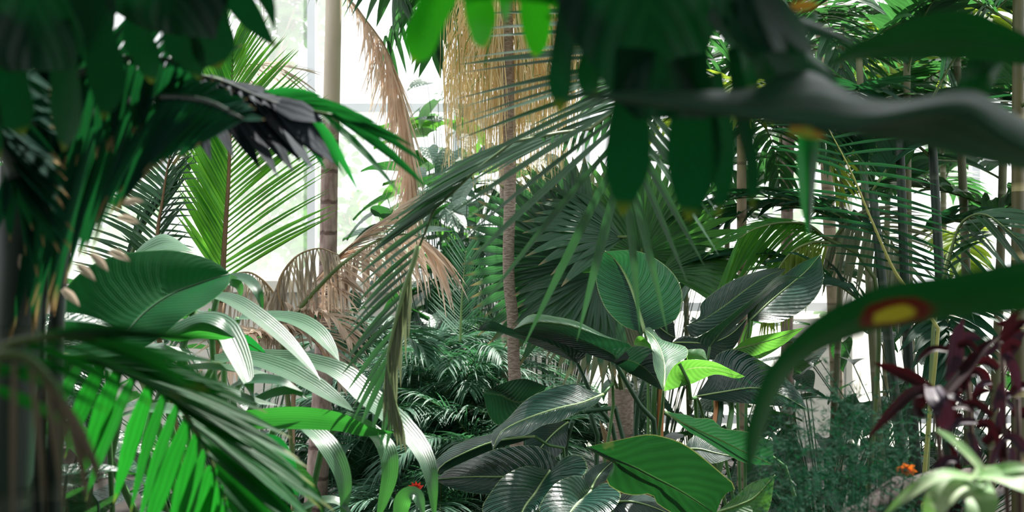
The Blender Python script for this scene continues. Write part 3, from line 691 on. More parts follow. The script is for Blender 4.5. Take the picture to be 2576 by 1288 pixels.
t = thing('crossing_palm', B(2320, 4.6), 'palm with dark comb-like frond and thin yellow green rib crossing the bright glass', 'palm')
pfrond(t, [(2330, 780, 4.6), (2255, 690, 4.6), (2195, 560, 4.6), (2140, 430, 4.6), (2085, 325, 4.6)], 17, [[(0, 168, 0, 0), (.35, 168, 180, 0), (.7, 160, 230, 0), (1, 165, 160, 0)], [(0, 12, 0, 0), (.35, -12, 200, 0), (.7, -8, 250, 0), (1, 20, 160, 0)]], 9, 'bamboo_dark', 'rachis_yellow', .0055, .1, .3, .25, 1, 4, nrm=V((0, -1, .05)))
pfrond(t, [(2360, 760, 4.8), (2390, 640, 4.8), (2420, 560, 4.8), (2480, 540, 4.7), (2560, 600, 4.6)], 14, [[(0, 60, 0, 0), (.4, 25, 180, 0), (1, -15, 170, 0)], [(0, -90, 0, 0), (.4, -40, 200, 0), (1, -45, 190, 0)]], 20, 'bamboo', 'rachis', .006, .25, .3, .2, 1, 6)

# ------------------------------------------------------------------ philodendrons
pa = thing('philodendron', B(1640, 5.0), 'philodendron with tall upright dark blue green leaf before the fan palm', 'plant')
leaf(pa, 'philo', [(1622, 836), (1572, 822), (1528, 782), (1505, 732), (1498, 684), (1502, 648), (1522, 634)], [(1622, 836), (1606, 780), (1586, 722), (1566, 680), (1546, 652), (1522, 632)], [(1622, 836), (1668, 822), (1706, 796), (1716, 738), (1696, 690), (1652, 652), (1596, 630), (1522, 632)], (4.85, 4.95), (.05, .06, -.02), pet=[(1630, 900, 4.9)], ribw=.007)
leaf(pa, 'philo_dark', [(1640, 800), (1645, 790), (1660, 785), (1690, 795), (1700, 850)], [(1640, 800), (1655, 820), (1680, 840), (1700, 850)], [(1640, 800), (1650, 840), (1680, 870), (1695, 855), (1700, 850)], (5.0, 5.0), (.03, 0, -.03))
pb_ = thing('philodendron', B(1900, 4.9), 'philodendron with two big upright glossy leaves at the right', 'plant')
leaf(pb_, 'philo', [(1727, 819), (1760, 796), (1763, 765), (1795, 736), (1850, 702), (1930, 676), (1978, 676)], [(1727, 819), (1775, 800), (1825, 768), (1880, 726), (1930, 694), (1978, 676)], [(1727, 819), (1742, 850), (1800, 822), (1860, 776), (1908, 740), (1955, 700), (1978, 676)], (4.75, 4.85), (.06, 0, -.05), rib=None)
leaf(pb_, 'philo', [(1742, 856), (1800, 822), (1860, 776), (1908, 740), (1960, 694), (2024, 698)], [(1785, 873), (1822, 826), (1870, 782), (1918, 742), (1970, 702), (2024, 698)], [(1785, 873), (1832, 836), (1880, 790), (1922, 750), (1975, 708), (2024, 698)], (4.72, 4.8), (-.08, 0, .03), pet=[(1782, 905, 4.75), (1785, 960, 4.75)], pleat=.03, rib=None)
leaf(pb_, 'philo', [(1886, 806), (1922, 742), (1960, 702), (2010, 664), (2064, 640)], [(1886, 806), (1935, 760), (1985, 718), (2030, 680), (2064, 640)], [(1886, 806), (1930, 812), (1970, 808), (2022, 778), (2056, 742), (2072, 700), (2064, 640)], (4.8, 4.95), (.06, .05, -.04), pet=[(1880, 860, 4.85), (1878, 950, 4.9)])
leaf(pb_, 'philo_lit', [(1843, 880), (1880, 852), (1935, 840), (2024, 824)], [(1843, 880), (1890, 868), (1950, 852), (2024, 824)], [(1843, 880), (1900, 902), (1925, 896), (1970, 868), (2024, 824)], (4.7, 4.75), (-.05, 0, .04), pet=[(1850, 930, 4.8), (1855, 1010, 4.85)])
leaf(pb_, 'philo_lit', [(1868, 880), (1862, 860), (1876, 820), (1898, 790)], [(1868, 880), (1872, 850), (1884, 815), (1898, 790)], [(1868, 880), (1888, 850), (1894, 815), (1898, 790)], (4.85, 4.9), (0, 0, -.02))
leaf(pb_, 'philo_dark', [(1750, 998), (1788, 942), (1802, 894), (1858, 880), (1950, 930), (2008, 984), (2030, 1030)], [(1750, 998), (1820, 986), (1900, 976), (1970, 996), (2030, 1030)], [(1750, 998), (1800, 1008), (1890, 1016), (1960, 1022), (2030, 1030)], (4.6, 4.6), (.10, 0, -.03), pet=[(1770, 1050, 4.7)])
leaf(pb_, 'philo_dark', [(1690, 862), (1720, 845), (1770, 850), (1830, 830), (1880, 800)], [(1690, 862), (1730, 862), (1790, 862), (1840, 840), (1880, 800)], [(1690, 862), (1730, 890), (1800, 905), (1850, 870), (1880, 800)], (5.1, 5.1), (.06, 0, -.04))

pc = thing('philodendron', B(1640, 4.5), 'philodendron with sunlit young leaf above arching dark leaves', 'plant')  # sunlit look of its bright leaves is put into their colours
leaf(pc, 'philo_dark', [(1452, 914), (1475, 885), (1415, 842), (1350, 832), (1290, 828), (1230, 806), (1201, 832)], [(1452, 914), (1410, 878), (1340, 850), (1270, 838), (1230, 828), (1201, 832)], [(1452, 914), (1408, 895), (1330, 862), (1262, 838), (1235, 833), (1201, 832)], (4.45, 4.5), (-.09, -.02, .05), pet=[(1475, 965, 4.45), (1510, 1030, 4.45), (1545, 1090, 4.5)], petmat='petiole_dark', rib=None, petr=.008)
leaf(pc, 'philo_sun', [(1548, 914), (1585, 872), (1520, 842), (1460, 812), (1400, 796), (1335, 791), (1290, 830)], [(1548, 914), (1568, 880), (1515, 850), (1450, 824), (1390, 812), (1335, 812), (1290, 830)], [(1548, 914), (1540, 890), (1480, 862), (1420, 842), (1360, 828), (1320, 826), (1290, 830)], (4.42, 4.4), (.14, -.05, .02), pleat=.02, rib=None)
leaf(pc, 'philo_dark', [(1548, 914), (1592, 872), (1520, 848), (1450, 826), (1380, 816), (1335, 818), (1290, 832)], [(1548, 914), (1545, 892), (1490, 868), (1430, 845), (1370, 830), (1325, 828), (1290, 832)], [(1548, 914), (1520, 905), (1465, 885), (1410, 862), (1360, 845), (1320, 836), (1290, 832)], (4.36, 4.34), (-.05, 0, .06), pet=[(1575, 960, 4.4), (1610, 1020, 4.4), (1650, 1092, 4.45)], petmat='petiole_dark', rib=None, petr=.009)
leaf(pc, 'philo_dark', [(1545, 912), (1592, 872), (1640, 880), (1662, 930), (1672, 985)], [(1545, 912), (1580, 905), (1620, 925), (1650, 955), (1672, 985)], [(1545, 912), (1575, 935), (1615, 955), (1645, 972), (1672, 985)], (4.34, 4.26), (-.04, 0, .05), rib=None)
leaf(pc, 'philo_sun', [(1669, 986), (1646, 928), (1640, 880), (1630, 850), (1618, 826)], [(1669, 986), (1672, 930), (1664, 888), (1645, 850), (1618, 826)], [(1669, 986), (1700, 918), (1728, 898), (1724, 872), (1668, 856), (1638, 824), (1618, 826)], (4.15, 4.5), (-.06, .0, .09), pet=[(1664, 1040, 4.22), (1658, 1095, 4.25)], ribw=.004, name='leaf', label='leaf coloured bright as sunlit')
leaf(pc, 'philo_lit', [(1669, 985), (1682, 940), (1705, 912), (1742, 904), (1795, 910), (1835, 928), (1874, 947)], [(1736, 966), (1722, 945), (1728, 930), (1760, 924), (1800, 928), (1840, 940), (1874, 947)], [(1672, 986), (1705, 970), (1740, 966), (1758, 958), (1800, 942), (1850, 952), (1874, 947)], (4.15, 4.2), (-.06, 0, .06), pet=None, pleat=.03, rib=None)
mb = MB(); mb.tube(cr([P(1709, 914, 4.12), P(1722, 945, 4.14), P(1735, 968, 4.16), P(1738, 1005, 4.2), P(1752, 1055, 4.3), B(1660, 4.5) + V((.1, 0, .3)), B(1640, 4.5)], 20), lambda q: .005 + .006 * q, 7); mb.build('petiole', M['petiole'], pc)
leaf(pc, 'philo_lit', [(1594, 866), (1600, 850), (1615, 846), (1640, 870)], [(1594, 866), (1615, 862), (1632, 870), (1642, 890)], [(1594, 866), (1620, 876), (1636, 895), (1645, 912)], (4.5, 4.35), (.02, 0, 0), rib=None)
leaf(pc, 'philo_lit', [(1728, 880), (1745, 878), (1770, 880), (1780, 908)], [(1728, 890), (1745, 892), (1765, 895), (1780, 908)], [(1728, 905), (1745, 904), (1762, 905), (1780, 908)], (4.4, 4.35), (.04, 0, 0), rib=None)
for x0, x1, m_, r_ in ((1664, 1660, 'petiole_orange', .011), (1648, 1644, 'petiole', .010), (1797, 1792, 'petiole_orange', .008), (1836, 1828, 'petiole', .009), (1815, 1800, 'petiole_dark', .010), (1620, 1600, 'petiole_dark', .008)):
    mb = MB(); e = P(x1, 1110, 4.55); mb.tube(cr([P(x0, (930 if x0 > 1780 else 950) + R(0, 15), 4.75 if x0 > 1780 else 4.5), e, B(1640, 4.5) + V((e.x * .15 - .05, R(-.03, .05), .25)), B(1640, 4.5)], 14), r_, 8); mb.build('petiole', M[m_], pc)
for k, (x, y, s) in enumerate(((1545, 1035, .10), (1575, 1050, .11), (1598, 1070, .10), (1620, 1085, .08))):
    mb = MB(); p = P(x, y + 60, 4.7); ribbon(mb, [p + V((0, 0, -.2)), p + V((-.01, 0, -.07)), p + V((-.02 + .02 * k, -.02, -.01)), p + V((-.05 + .025 * k, -.02, .05))], lambda q: .032 * (1.02 - q ** 2), V((.3 * k - .4, -1, .1)), .5, 5); mb.build('sheath', M['sheath'], pc)

pd = thing('philodendron', B(1400, 4.2), 'low philodendron with glossy drooping ribbed leaves at bottom centre', 'plant')
leaf(pd, 'philo', [(1518, 992), (1468, 976), (1470, 968), (1430, 966), (1376, 980), (1325, 1004), (1275, 1055), (1236, 1092), (1240, 1134)], [(1518, 992), (1465, 1014), (1410, 1026), (1350, 1044), (1300, 1064), (1258, 1090), (1240, 1134)], [(1518, 992), (1500, 1016), (1460, 1034), (1410, 1060), (1365, 1070), (1320, 1096), (1270, 1100), (1240, 1134)], (4.2, 3.95), (.12, 0, -.08), pet=[(1545, 1000, 4.3)], ribw=.004, pleat=.02)
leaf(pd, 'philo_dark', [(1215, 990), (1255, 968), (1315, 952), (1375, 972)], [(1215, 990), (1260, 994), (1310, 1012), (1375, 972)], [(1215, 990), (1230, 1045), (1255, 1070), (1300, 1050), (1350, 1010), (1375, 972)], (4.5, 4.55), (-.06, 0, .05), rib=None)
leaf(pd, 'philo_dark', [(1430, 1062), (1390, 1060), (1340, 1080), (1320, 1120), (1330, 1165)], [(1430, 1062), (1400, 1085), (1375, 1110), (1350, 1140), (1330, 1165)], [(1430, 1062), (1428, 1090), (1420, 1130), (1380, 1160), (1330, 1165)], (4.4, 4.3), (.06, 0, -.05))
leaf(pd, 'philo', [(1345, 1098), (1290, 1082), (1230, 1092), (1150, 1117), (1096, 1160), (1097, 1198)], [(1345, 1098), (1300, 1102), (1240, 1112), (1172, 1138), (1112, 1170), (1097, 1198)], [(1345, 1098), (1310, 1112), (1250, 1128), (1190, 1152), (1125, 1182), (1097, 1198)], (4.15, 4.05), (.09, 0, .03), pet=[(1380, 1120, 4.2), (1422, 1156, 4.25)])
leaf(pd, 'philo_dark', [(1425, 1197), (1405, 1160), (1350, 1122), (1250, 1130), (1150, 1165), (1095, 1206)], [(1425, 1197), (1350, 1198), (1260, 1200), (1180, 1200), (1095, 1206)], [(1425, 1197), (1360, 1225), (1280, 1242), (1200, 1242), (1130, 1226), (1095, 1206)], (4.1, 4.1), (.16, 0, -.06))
leaf(pd, 'philo', [(1385, 1184), (1325, 1172), (1270, 1196), (1232, 1242), (1212, 1282), (1240, 1320), (1300, 1325)], [(1385, 1184), (1365, 1212), (1344, 1244), (1320, 1276), (1300, 1325)], [(1385, 1184), (1420, 1150), (1462, 1146), (1478, 1178), (1452, 1208), (1400, 1230), (1360, 1278), (1300, 1325)], (3.95, 3.75), (-.02, .05, -.02), ribw=.005, pleat=.02)
leaf(pd, 'philo', [(1487, 1234), (1470, 1205), (1440, 1198), (1400, 1214), (1370, 1250), (1356, 1282), (1372, 1312), (1415, 1318)], [(1487, 1234), (1468, 1252), (1444, 1276), (1415, 1318)], [(1487, 1234), (1525, 1214), (1552, 1232), (1562, 1248), (1542, 1282), (1490, 1312), (1415, 1318)], (3.85, 3.65), (-.02, .04, -.02), ribw=.004, pleat=.02)
leaf(pd, 'philo', [(1487, 1230), (1470, 1198), (1500, 1170), (1545, 1158)], [(1487, 1230), (1500, 1205), (1520, 1180), (1545, 1158)], [(1487, 1230), (1515, 1215), (1538, 1195), (1545, 1158)], (3.95, 4.1), (0, .03, 0))
leaf(pd, 'philo_dark', [(1545, 1250), (1580, 1240), (1640, 1250), (1700, 1300)], [(1545, 1262), (1590, 1262), (1640, 1275), (1700, 1300)], [(1545, 1290), (1590, 1300), (1640, 1310), (1700, 1300)], (4.0, 4.0), (.08, 0, -.05))
for q in ((1472, 1035, 1568, 1105), (1440, 1060, 1420, 1180), (1485, 1040, 1500, 1180)):
    mb = MB(); mb.tube(cr([P(q[0], q[1], 4.35), P(q[2], q[3], 4.4), B(1400, 4.2)], 12), .008, 7); mb.build('petiole', M['petiole_dark'], pd)

pe = thing('philodendron', B(1880, 3.7), 'nearest philodendron with broad matte leaf yellowing along its lower edge', 'plant')
leaf(pe, 'philo_yellow', [(1476, 1124), (1550, 1108), (1625, 1093), (1668, 1098), (1715, 1114), (1765, 1148), (1815, 1190), (1852, 1226), (1822, 1246), (1800, 1294)], [(1476, 1124), (1530, 1150), (1590, 1174), (1640, 1200), (1700, 1230), (1750, 1260), (1800, 1294)], [(1476, 1124), (1500, 1142), (1545, 1156), (1530, 1198), (1526, 1216), (1566, 1240), (1600, 1246), (1640, 1242), (1650, 1264), (1690, 1290), (1740, 1310), (1800, 1296)], (3.5, 3.45), (-.06, 0, .05), ribw=.003, rib='petiole_dark', pet=[(1815, 1330, 3.5)])
leaf(pe, 'philo', [(1672, 1036), (1725, 1043), (1748, 1052), (1790, 1054), (1820, 1078), (1880, 1086), (1945, 1110)], [(1672, 1036), (1715, 1062), (1765, 1086), (1815, 1108), (1870, 1136), (1945, 1170)], [(1672, 1036), (1700, 1058), (1730, 1084), (1765, 1104), (1820, 1138), (1880, 1166), (1945, 1170)], (3.8, 3.7), (-.05, 0, .05), pet=[(1990, 1200, 3.75)])
leaf(pe, 'philo', [(1722, 1130), (1735, 1105), (1760, 1095), (1800, 1110), (1850, 1150)], [(1722, 1130), (1760, 1130), (1800, 1140), (1850, 1150)], [(1722, 1130), (1760, 1160), (1800, 1165), (1850, 1150)], (3.9, 3.9), (.06, 0, -.04))
leaf(pe, 'philo_lit', [(1800, 1290), (1850, 1250), (1890, 1215), (1950, 1195)], [(1800, 1290), (1860, 1270), (1900, 1250), (1950, 1195)], [(1800, 1290), (1870, 1310), (1930, 1290), (1950, 1195)], (3.6, 3.6), (.06, 0, -.04))

# ------------------------------------------------------------------ feather palms, middle distance
t = thing('kentia_palm', B(480, 5.0), 'palm with upright backlit green fronds before the left glazing', 'palm')
pfrond(t, [(558, 760, 5), (562, 660, 5), (568, 560, 5), (575, 450, 5), (579, 335, 5), (582, 220, 5.05), (586, 120, 5.1)], 44, [[(0, 30, 330, 0), (.35, 40, 345, 0), (.6, 46, 300, 0), (1, 66, 130, 0)], [(0, 122, 230, 0), (.4, 116, 260, 0), (.7, 116, 220, 0), (1, 105, 120, 0)]], 17, 'kentia', 'rachis_brown', .010, .06, .5, .08, 1, 2.5, wj=.1)
pfrond(t, [(392, 760, 4.9), (396, 590, 4.9), (408, 510, 4.9), (420, 430, 4.9), (440, 340, 4.9)], 26, [[(0, 48, 110, 0), (1, 62, 130, 0)], [(0, 128, 130, 0), (.5, 140, 160, 0), (1, 130, 120, 0)], [(0, -20, 100, 0), (1, 30, 90, 0)]], 13, 'weep', 'rachis_brown', .009, .1, .4, .1, 1, 6)
pfrond(t, [(300, 760, 5.2), (330, 640, 5.2), (380, 540, 5.2), (450, 470, 5.2)], 22, [[(0, 80, 160, 0), (1, 60, 160, 0)], [(0, 160, 150, 0), (1, 140, 140, 0)]], 13, 'weep', 'rachis', .008, .1, .4, .1, 1, 6)
t = thing('pale_palm', B(560, 7.2), 'palm with pale bleached frond tips above the backlit frond', 'palm')
pfrond(t, [(500, 420, 7.2), (540, 230, 7.2), (620, 165, 7.1), (700, 170, 7.0)], 26, [[(0, 40, 120, 0), (1, 0, 130, 0)], [(0, -30, 100, 0), (1, -25, 120, 0)]], 8, 'dry_pale', 'rachis', .006, .2)
pfrond(t, [(520, 440, 7.2), (540, 160, 7.2), (548, 30, 7.2)], 22, [[(0, 60, 120, 0), (1, 70, 120, 0)], [(0, 120, 120, 0), (1, 110, 120, 0)]], 9, 'bamboo', 'rachis', .006, .1)

t = thing('weeping_palm', V((1.75, 3.1, 0)), 'palm with long weeping frond curving down in front of the dead fronds', 'palm')
mb = MB(); cw = V((1.6, 3.1, 2.75)); mb.tube(cr([V((1.75, 3.1, 0)), V((1.7, 3.1, 1.4)), cw], 14), .045, 10); mb.build('trunk', M['rough_trunk'], t)
def ppx(v): return (1288 + v.x / v.y * FPX, 644 - (v.z - CAMZ) / v.y * FPX, v.y)
pfrond(t, [ppx(cw), (2500, -420, 3.2), (1960, -180, 3.25), (1680, 150, 3.25), (1500, 315, 3.2), (1400, 335, 3.1), (1300, 352, 3.05), (1210, 420, 3.0), (1125, 482, 3.0), (1080, 550, 3.0), (1052, 620, 3.0), (1036, 670, 3.0), (1018, 720, 3.0), (1000, 780, 3.0), (980, 855, 3.0), (972, 905, 3.0), (985, 985, 3.0), (1010, 1068, 3.0)], 50,
       [[(0, 195, 0, -.05), (.50, 195, 290, 0), (.62, 198, 300, 0), (.71, 200, 270, 0), (.78, 206, 235, 0), (.85, 216, 215, 0), (.92, 226, 200, 0), (.965, 250, 150, 0), (1, 262, 90, 0)],
        [(0, -112, 0, 0), (.5, -112, 70, .2), (.68, -112, 60, .2), (.72, -104, 0, .1), (1, -80, 0, 0)]], 22, 'weep', 'rachis', .007, .08, .35, .5, .985, 2.5, base=False)


pfrond(t, [(1052, 618, 2.98), (1038, 668, 2.98), (1020, 718, 2.98), (1003, 780, 2.98), (984, 855, 2.98), (975, 905, 2.98), (987, 985, 2.98), (1012, 1068, 2.98)], 12, [[(0, -92, 150, 0), (.5, -90, 230, 0), (1, -76, 90, 0)], [(0, -98, 120, .05), (.5, -95, 200, .05), (1, -85, 80, 0)]], 13, 'fan_pale', 'rib', .005, 0, .3, .15, .95, 3, base=False)
t = thing('spreading_palm', V((1.35, 2.3, 0)), 'palm with long grey green leaflets fanning out under the hanging split leaf', 'palm')
mb = MB(); cw = V((1.3, 2.3, 2.5)); mb.tube(cr([V((1.35, 2.3, 0)), V((1.33, 2.3, 1.2)), cw], 14), .04, 10); mb.build('trunk', M['rough_trunk'], t)
pfrond(t, [ppx(cw), (2600, -500, 2.5), (2050, -260, 2.65), (1760, -20, 2.75), (1640, 130, 2.7), (1590, 190, 2.6), (1570, 260, 2.55), (1565, 330, 2.5), (1570, 400, 2.5)], 20,
       [[(0, 178, 0, 0), (.72, 178, 540, 0), (.80, 184, 490, 0), (.86, 194, 470, 0), (.91, 206, 520, 0), (.95, 219, 560, 0), (.975, 233, 560, 0), (1, 254, 500, -.1)],
        [(0, 10, 0, 0), (.78, -5, 160, .1), (.88, -45, 320, .1), (.95, -55, 420, 0), (1, -84, 460, 0)]], 26, 'weep', 'rachis', .008, .03, .3, .72, 1, 2, base=False)

# ------------------------------------------------------------------ broad and strap leaves at left
t = thing('broad_leaved_plant', B(300, 2.9), 'plant with one huge flat dark green oblong leaf at left', 'plant')
leaf(t, 'broad', [(290, 872), (170, 850), (140, 770), (200, 690), (290, 645), (400, 630), (470, 636), (540, 658), (579, 689)], [(290, 872), (355, 795), (425, 744), (500, 714), (579, 689)], [(290, 872), (350, 876), (400, 850), (460, 800), (520, 766), (572, 720), (579, 689)], (2.8, 2.95), (.06, .03, -.05), pet=[(270, 940, 2.75)], ribw=.003, rib='petiole_dark', label='huge flat oblong leaf')
leaf(t, 'strap', [(315, 660), (365, 610), (408, 588), (445, 602), (485, 632)], [(315, 660), (370, 630), (415, 612), (450, 616), (485, 632)], [(315, 660), (380, 640), (430, 634), (485, 632)], (3.2, 3.2), (.06, .02, -.02), rib=None)
leaf(t, 'strap_dark', [(400, 850), (440, 815), (500, 790), (560, 800), (590, 850)], [(400, 850), (445, 840), (500, 815), (550, 830), (590, 850)], [(400, 850), (450, 860), (500, 852), (550, 855), (590, 850)], (3.05, 3.0), (0, -.04, 0), rib=None)
leaf(t, 'broad', [(575, 840), (620, 842), (655, 870), (672, 894)], [(575, 866), (615, 862), (650, 880), (672, 894)], [(575, 890), (615, 892), (650, 896), (672, 894)], (3.3, 3.3), (-.03, 0, .03))
strap(t, [(320, 885, 3.1), (400, 880, 3.0), (480, 885, 3.05)], 62, 'strap', (0, -.35, .9), .1, basew=.95, tipw=2)
leaf(t, 'strap', [(150, 830), (175, 880), (200, 912), (175, 962)], [(150, 830), (155, 880), (170, 930), (175, 962)], [(150, 830), (125, 890), (122, 930), (175, 962)], (2.7, 2.7), (-.03, 0, .03), rib=None)
leaf(t, 'broad', [(620, 1090), (680, 1092), (715, 1110), (745, 1170), (752, 1248)], [(560, 1090), (640, 1120), (690, 1160), (730, 1200), (752, 1248)], [(540, 1110), (620, 1180), (690, 1222), (730, 1240), (752, 1248)], (2.7, 2.7), (-.05, 0, .05), rib=None)

t = thing('strap_leaved_lily', B(600, 3.3), 'lily-like plant with long glossy grey green straps drooping to the right', 'plant')
ss = [
    ([(470, 800, 3.3), (520, 752, 3.25), (570, 752, 3.2), (630, 785, 3.15), (700, 840, 3.1), (755, 895, 3.05), (806, 956, 3.0)], 62, 'strap', (.05, -.35, .93)),
    ([(600, 800, 3.45), (675, 798, 3.4), (740, 806, 3.35), (795, 836, 3.3), (830, 875, 3.25), (853, 908, 3.2)], 66, 'strap', (.1, -.45, .9)),
    ([(430, 870, 3.2), (470, 815, 3.15), (520, 806, 3.1), (565, 830, 3.05), (597, 890, 3.0), (620, 950, 2.95), (637, 1000, 2.9)], 78, 'strap', (.2, -.6, .75)),
    ([(540, 910, 3.2), (610, 900, 3.2), (700, 926, 3.15), (780, 965, 3.1), (850, 1010, 3.05), (890, 1035, 3.0)], 74, 'strap', (0, -.4, .9)),
    ([(640, 900, 3.4), (740, 905, 3.4), (850, 935, 3.35), (930, 1005, 3.3), (1000, 1065, 3.2), (1050, 1120, 3.15), (1082, 1190, 3.1), (1094, 1320, 3.1)], 78, 'strap', (.15, -.5, .85)),
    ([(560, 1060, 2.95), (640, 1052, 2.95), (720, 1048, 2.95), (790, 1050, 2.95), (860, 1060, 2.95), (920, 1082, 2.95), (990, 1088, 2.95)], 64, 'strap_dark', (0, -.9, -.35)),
    ([(700, 1060, 3.2), (770, 1075, 3.15), (825, 1125, 3.1), (858, 1190, 3.1), (866, 1250, 3.1), (858, 1320, 3.1)], 62, 'strap', (.6, -.75, .3)),
    ([(860, 1050, 3.3), (930, 1085, 3.25), (970, 1130, 3.2), (978, 1190, 3.2), (965, 1250, 3.2), (945, 1320, 3.2)], 58, 'strap', (.6, -.75, .2)),
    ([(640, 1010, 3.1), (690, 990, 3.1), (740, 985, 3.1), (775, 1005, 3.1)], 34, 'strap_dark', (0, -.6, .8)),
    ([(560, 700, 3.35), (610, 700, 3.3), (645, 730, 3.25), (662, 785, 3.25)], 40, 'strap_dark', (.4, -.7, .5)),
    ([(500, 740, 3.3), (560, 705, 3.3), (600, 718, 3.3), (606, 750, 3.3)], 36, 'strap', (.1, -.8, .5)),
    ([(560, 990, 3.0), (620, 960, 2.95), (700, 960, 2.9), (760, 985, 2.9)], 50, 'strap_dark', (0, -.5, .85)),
    ([(420, 930, 3.05), (520, 925, 3.0), (640, 940, 3.0), (740, 975, 3.0)], 46, 'strap', (0, -.3, .95)),
    ([(390, 1010, 2.95), (480, 980, 2.9), (560, 990, 2.9), (640, 1010, 2.9), (700, 1020, 2.9)], 60, 'strap', (0, -.35, .93)),
    ([(300, 1050, 2.9), (380, 1030, 2.85), (470, 1040, 2.85), (560, 1060, 2.85)], 60, 'strap', (0, -.35, .93)),
    ([(1003, 1330, 3.0), (1012, 1262, 3.0), (1045, 1244, 3.0), (1068, 1300, 3.0)], 44, 'strap', (.3, -.7, .5)),
    ([(740, 1290, 3.1), (800, 1262, 3.1), (850, 1262, 3.1), (890, 1300, 3.1)], 30, 'strap', (0, -.5, .8)),
]
b = BASE[t.name]
for pts, w_, m_, nr in ss:
    e = P(*pts[0]); o = strap(t, pts, w_, m_, nr)
    mb = MB(); mb.tube(cr([e, e + (P(*pts[0]) - P(*pts[1])).normalized() * .05 + V((0, 0, -.04)), V((b.x * .7 + e.x * .3, b.y, e.z * .4)), b], 9), .008, 6); mb.build('leaf_base', M['petiole'], o)

# ------------------------------------------------------------------ near plants, out of focus
t = thing('split_leaf_climber', B(1750, 1.05), 'climber with big finger-lobed leaves hanging across the top of the view', 'plant')
mb = MB(); rx = 1.05; stem_top = V((.42, 1.05, 2.25)); b = BASE[t.name]
b2 = V((.62, 1.15, 0)); mb.tube(cr([b2, V((.66, 1.2, .9)), V((.60, 1.2, 1.7)), V((.40, 1.15, 2.3))], 20), .014, 9)
t.location = b2; BASE[t.name] = b2
mb.build('stem', M['petiole_dark'], t)
st = V((.44, 1.16, 2.2))
lobed(t, 'lobed', 1.12, ([(1020, -190), (1030, -100), (1050, -40), (1100, -10), (1200, 0), (1300, 5), (1400, 10)], [(1150, -330), (1180, -240), (1210, -160), (1260, -100), (1330, -50), (1400, 0)], [(1480, -330), (1490, -240), (1480, -160), (1470, -80), (1440, -30), (1400, 15)]),
      [([(1130, -90), (1092, 20), (1058, 100), (1036, 156)], 96), ([(1085, -90), (1075, 0), (1065, 60), (1070, 100)], 60), ([(1180, -90), (1200, 10), (1215, 70), (1226, 118)], 92), ([(1250, -80), (1270, 0), (1275, 40), (1270, 70)], 50), ([(1330, -80), (1345, 20), (1350, 90), (1345, 144)], 72), ([(1410, -90), (1405, 20), (1400, 40)], 70)],
      [P(1310, -240, 1.12), P(1450, -420, 1.14), P(1650, -560, 1.16), st])
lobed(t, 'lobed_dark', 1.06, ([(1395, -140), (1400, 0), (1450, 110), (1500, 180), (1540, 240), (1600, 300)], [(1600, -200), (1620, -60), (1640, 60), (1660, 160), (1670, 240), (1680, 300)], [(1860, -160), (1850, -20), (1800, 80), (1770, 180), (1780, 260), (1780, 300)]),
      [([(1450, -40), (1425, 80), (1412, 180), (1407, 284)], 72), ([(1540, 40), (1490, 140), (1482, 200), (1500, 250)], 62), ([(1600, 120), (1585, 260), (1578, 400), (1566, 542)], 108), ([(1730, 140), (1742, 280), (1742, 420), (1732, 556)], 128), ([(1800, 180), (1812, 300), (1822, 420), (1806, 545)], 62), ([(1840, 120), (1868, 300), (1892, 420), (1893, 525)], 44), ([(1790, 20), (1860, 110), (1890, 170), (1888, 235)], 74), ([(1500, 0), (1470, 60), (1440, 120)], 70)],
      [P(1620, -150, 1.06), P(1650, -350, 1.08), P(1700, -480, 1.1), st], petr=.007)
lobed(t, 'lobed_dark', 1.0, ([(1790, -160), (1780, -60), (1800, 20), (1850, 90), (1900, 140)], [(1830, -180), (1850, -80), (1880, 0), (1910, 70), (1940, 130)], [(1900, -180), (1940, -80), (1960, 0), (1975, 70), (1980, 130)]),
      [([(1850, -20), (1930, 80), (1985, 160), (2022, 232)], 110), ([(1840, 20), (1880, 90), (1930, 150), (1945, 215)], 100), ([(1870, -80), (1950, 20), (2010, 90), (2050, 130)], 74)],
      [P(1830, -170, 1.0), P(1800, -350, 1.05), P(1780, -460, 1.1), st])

t = thing('split_leaf_climber', V((-.72, 1.05, 0)), 'climber with dark finger-lobed leaves filling the top left corner', 'plant')
mb = MB(); mb.tube(cr([V((-.72, 1.05, 0)), V((-.70, 1.1, .9)), V((-.62, 1.2, 1.7)), V((-.45, 1.25, 2.25))], 20), .014, 9); mb.build('stem', M['petiole_dark'], t)
st = V((-.5, 1.23, 2.15))
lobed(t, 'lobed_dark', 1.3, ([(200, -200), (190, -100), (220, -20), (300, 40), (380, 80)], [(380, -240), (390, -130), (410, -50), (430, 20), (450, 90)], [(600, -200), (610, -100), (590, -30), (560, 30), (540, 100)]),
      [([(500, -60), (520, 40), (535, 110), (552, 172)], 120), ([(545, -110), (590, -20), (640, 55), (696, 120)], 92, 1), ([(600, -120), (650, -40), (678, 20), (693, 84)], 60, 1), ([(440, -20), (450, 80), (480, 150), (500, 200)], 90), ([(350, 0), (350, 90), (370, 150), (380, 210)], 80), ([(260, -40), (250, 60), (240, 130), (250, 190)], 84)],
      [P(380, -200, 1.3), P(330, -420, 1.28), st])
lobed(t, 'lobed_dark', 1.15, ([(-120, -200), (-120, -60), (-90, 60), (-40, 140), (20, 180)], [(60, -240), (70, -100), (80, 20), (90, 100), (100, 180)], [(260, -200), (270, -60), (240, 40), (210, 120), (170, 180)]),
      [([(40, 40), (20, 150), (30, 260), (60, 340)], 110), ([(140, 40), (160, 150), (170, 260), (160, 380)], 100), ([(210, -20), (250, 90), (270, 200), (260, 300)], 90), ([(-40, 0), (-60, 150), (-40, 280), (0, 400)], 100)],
      [P(60, -220, 1.15), P(120, -420, 1.2), st])

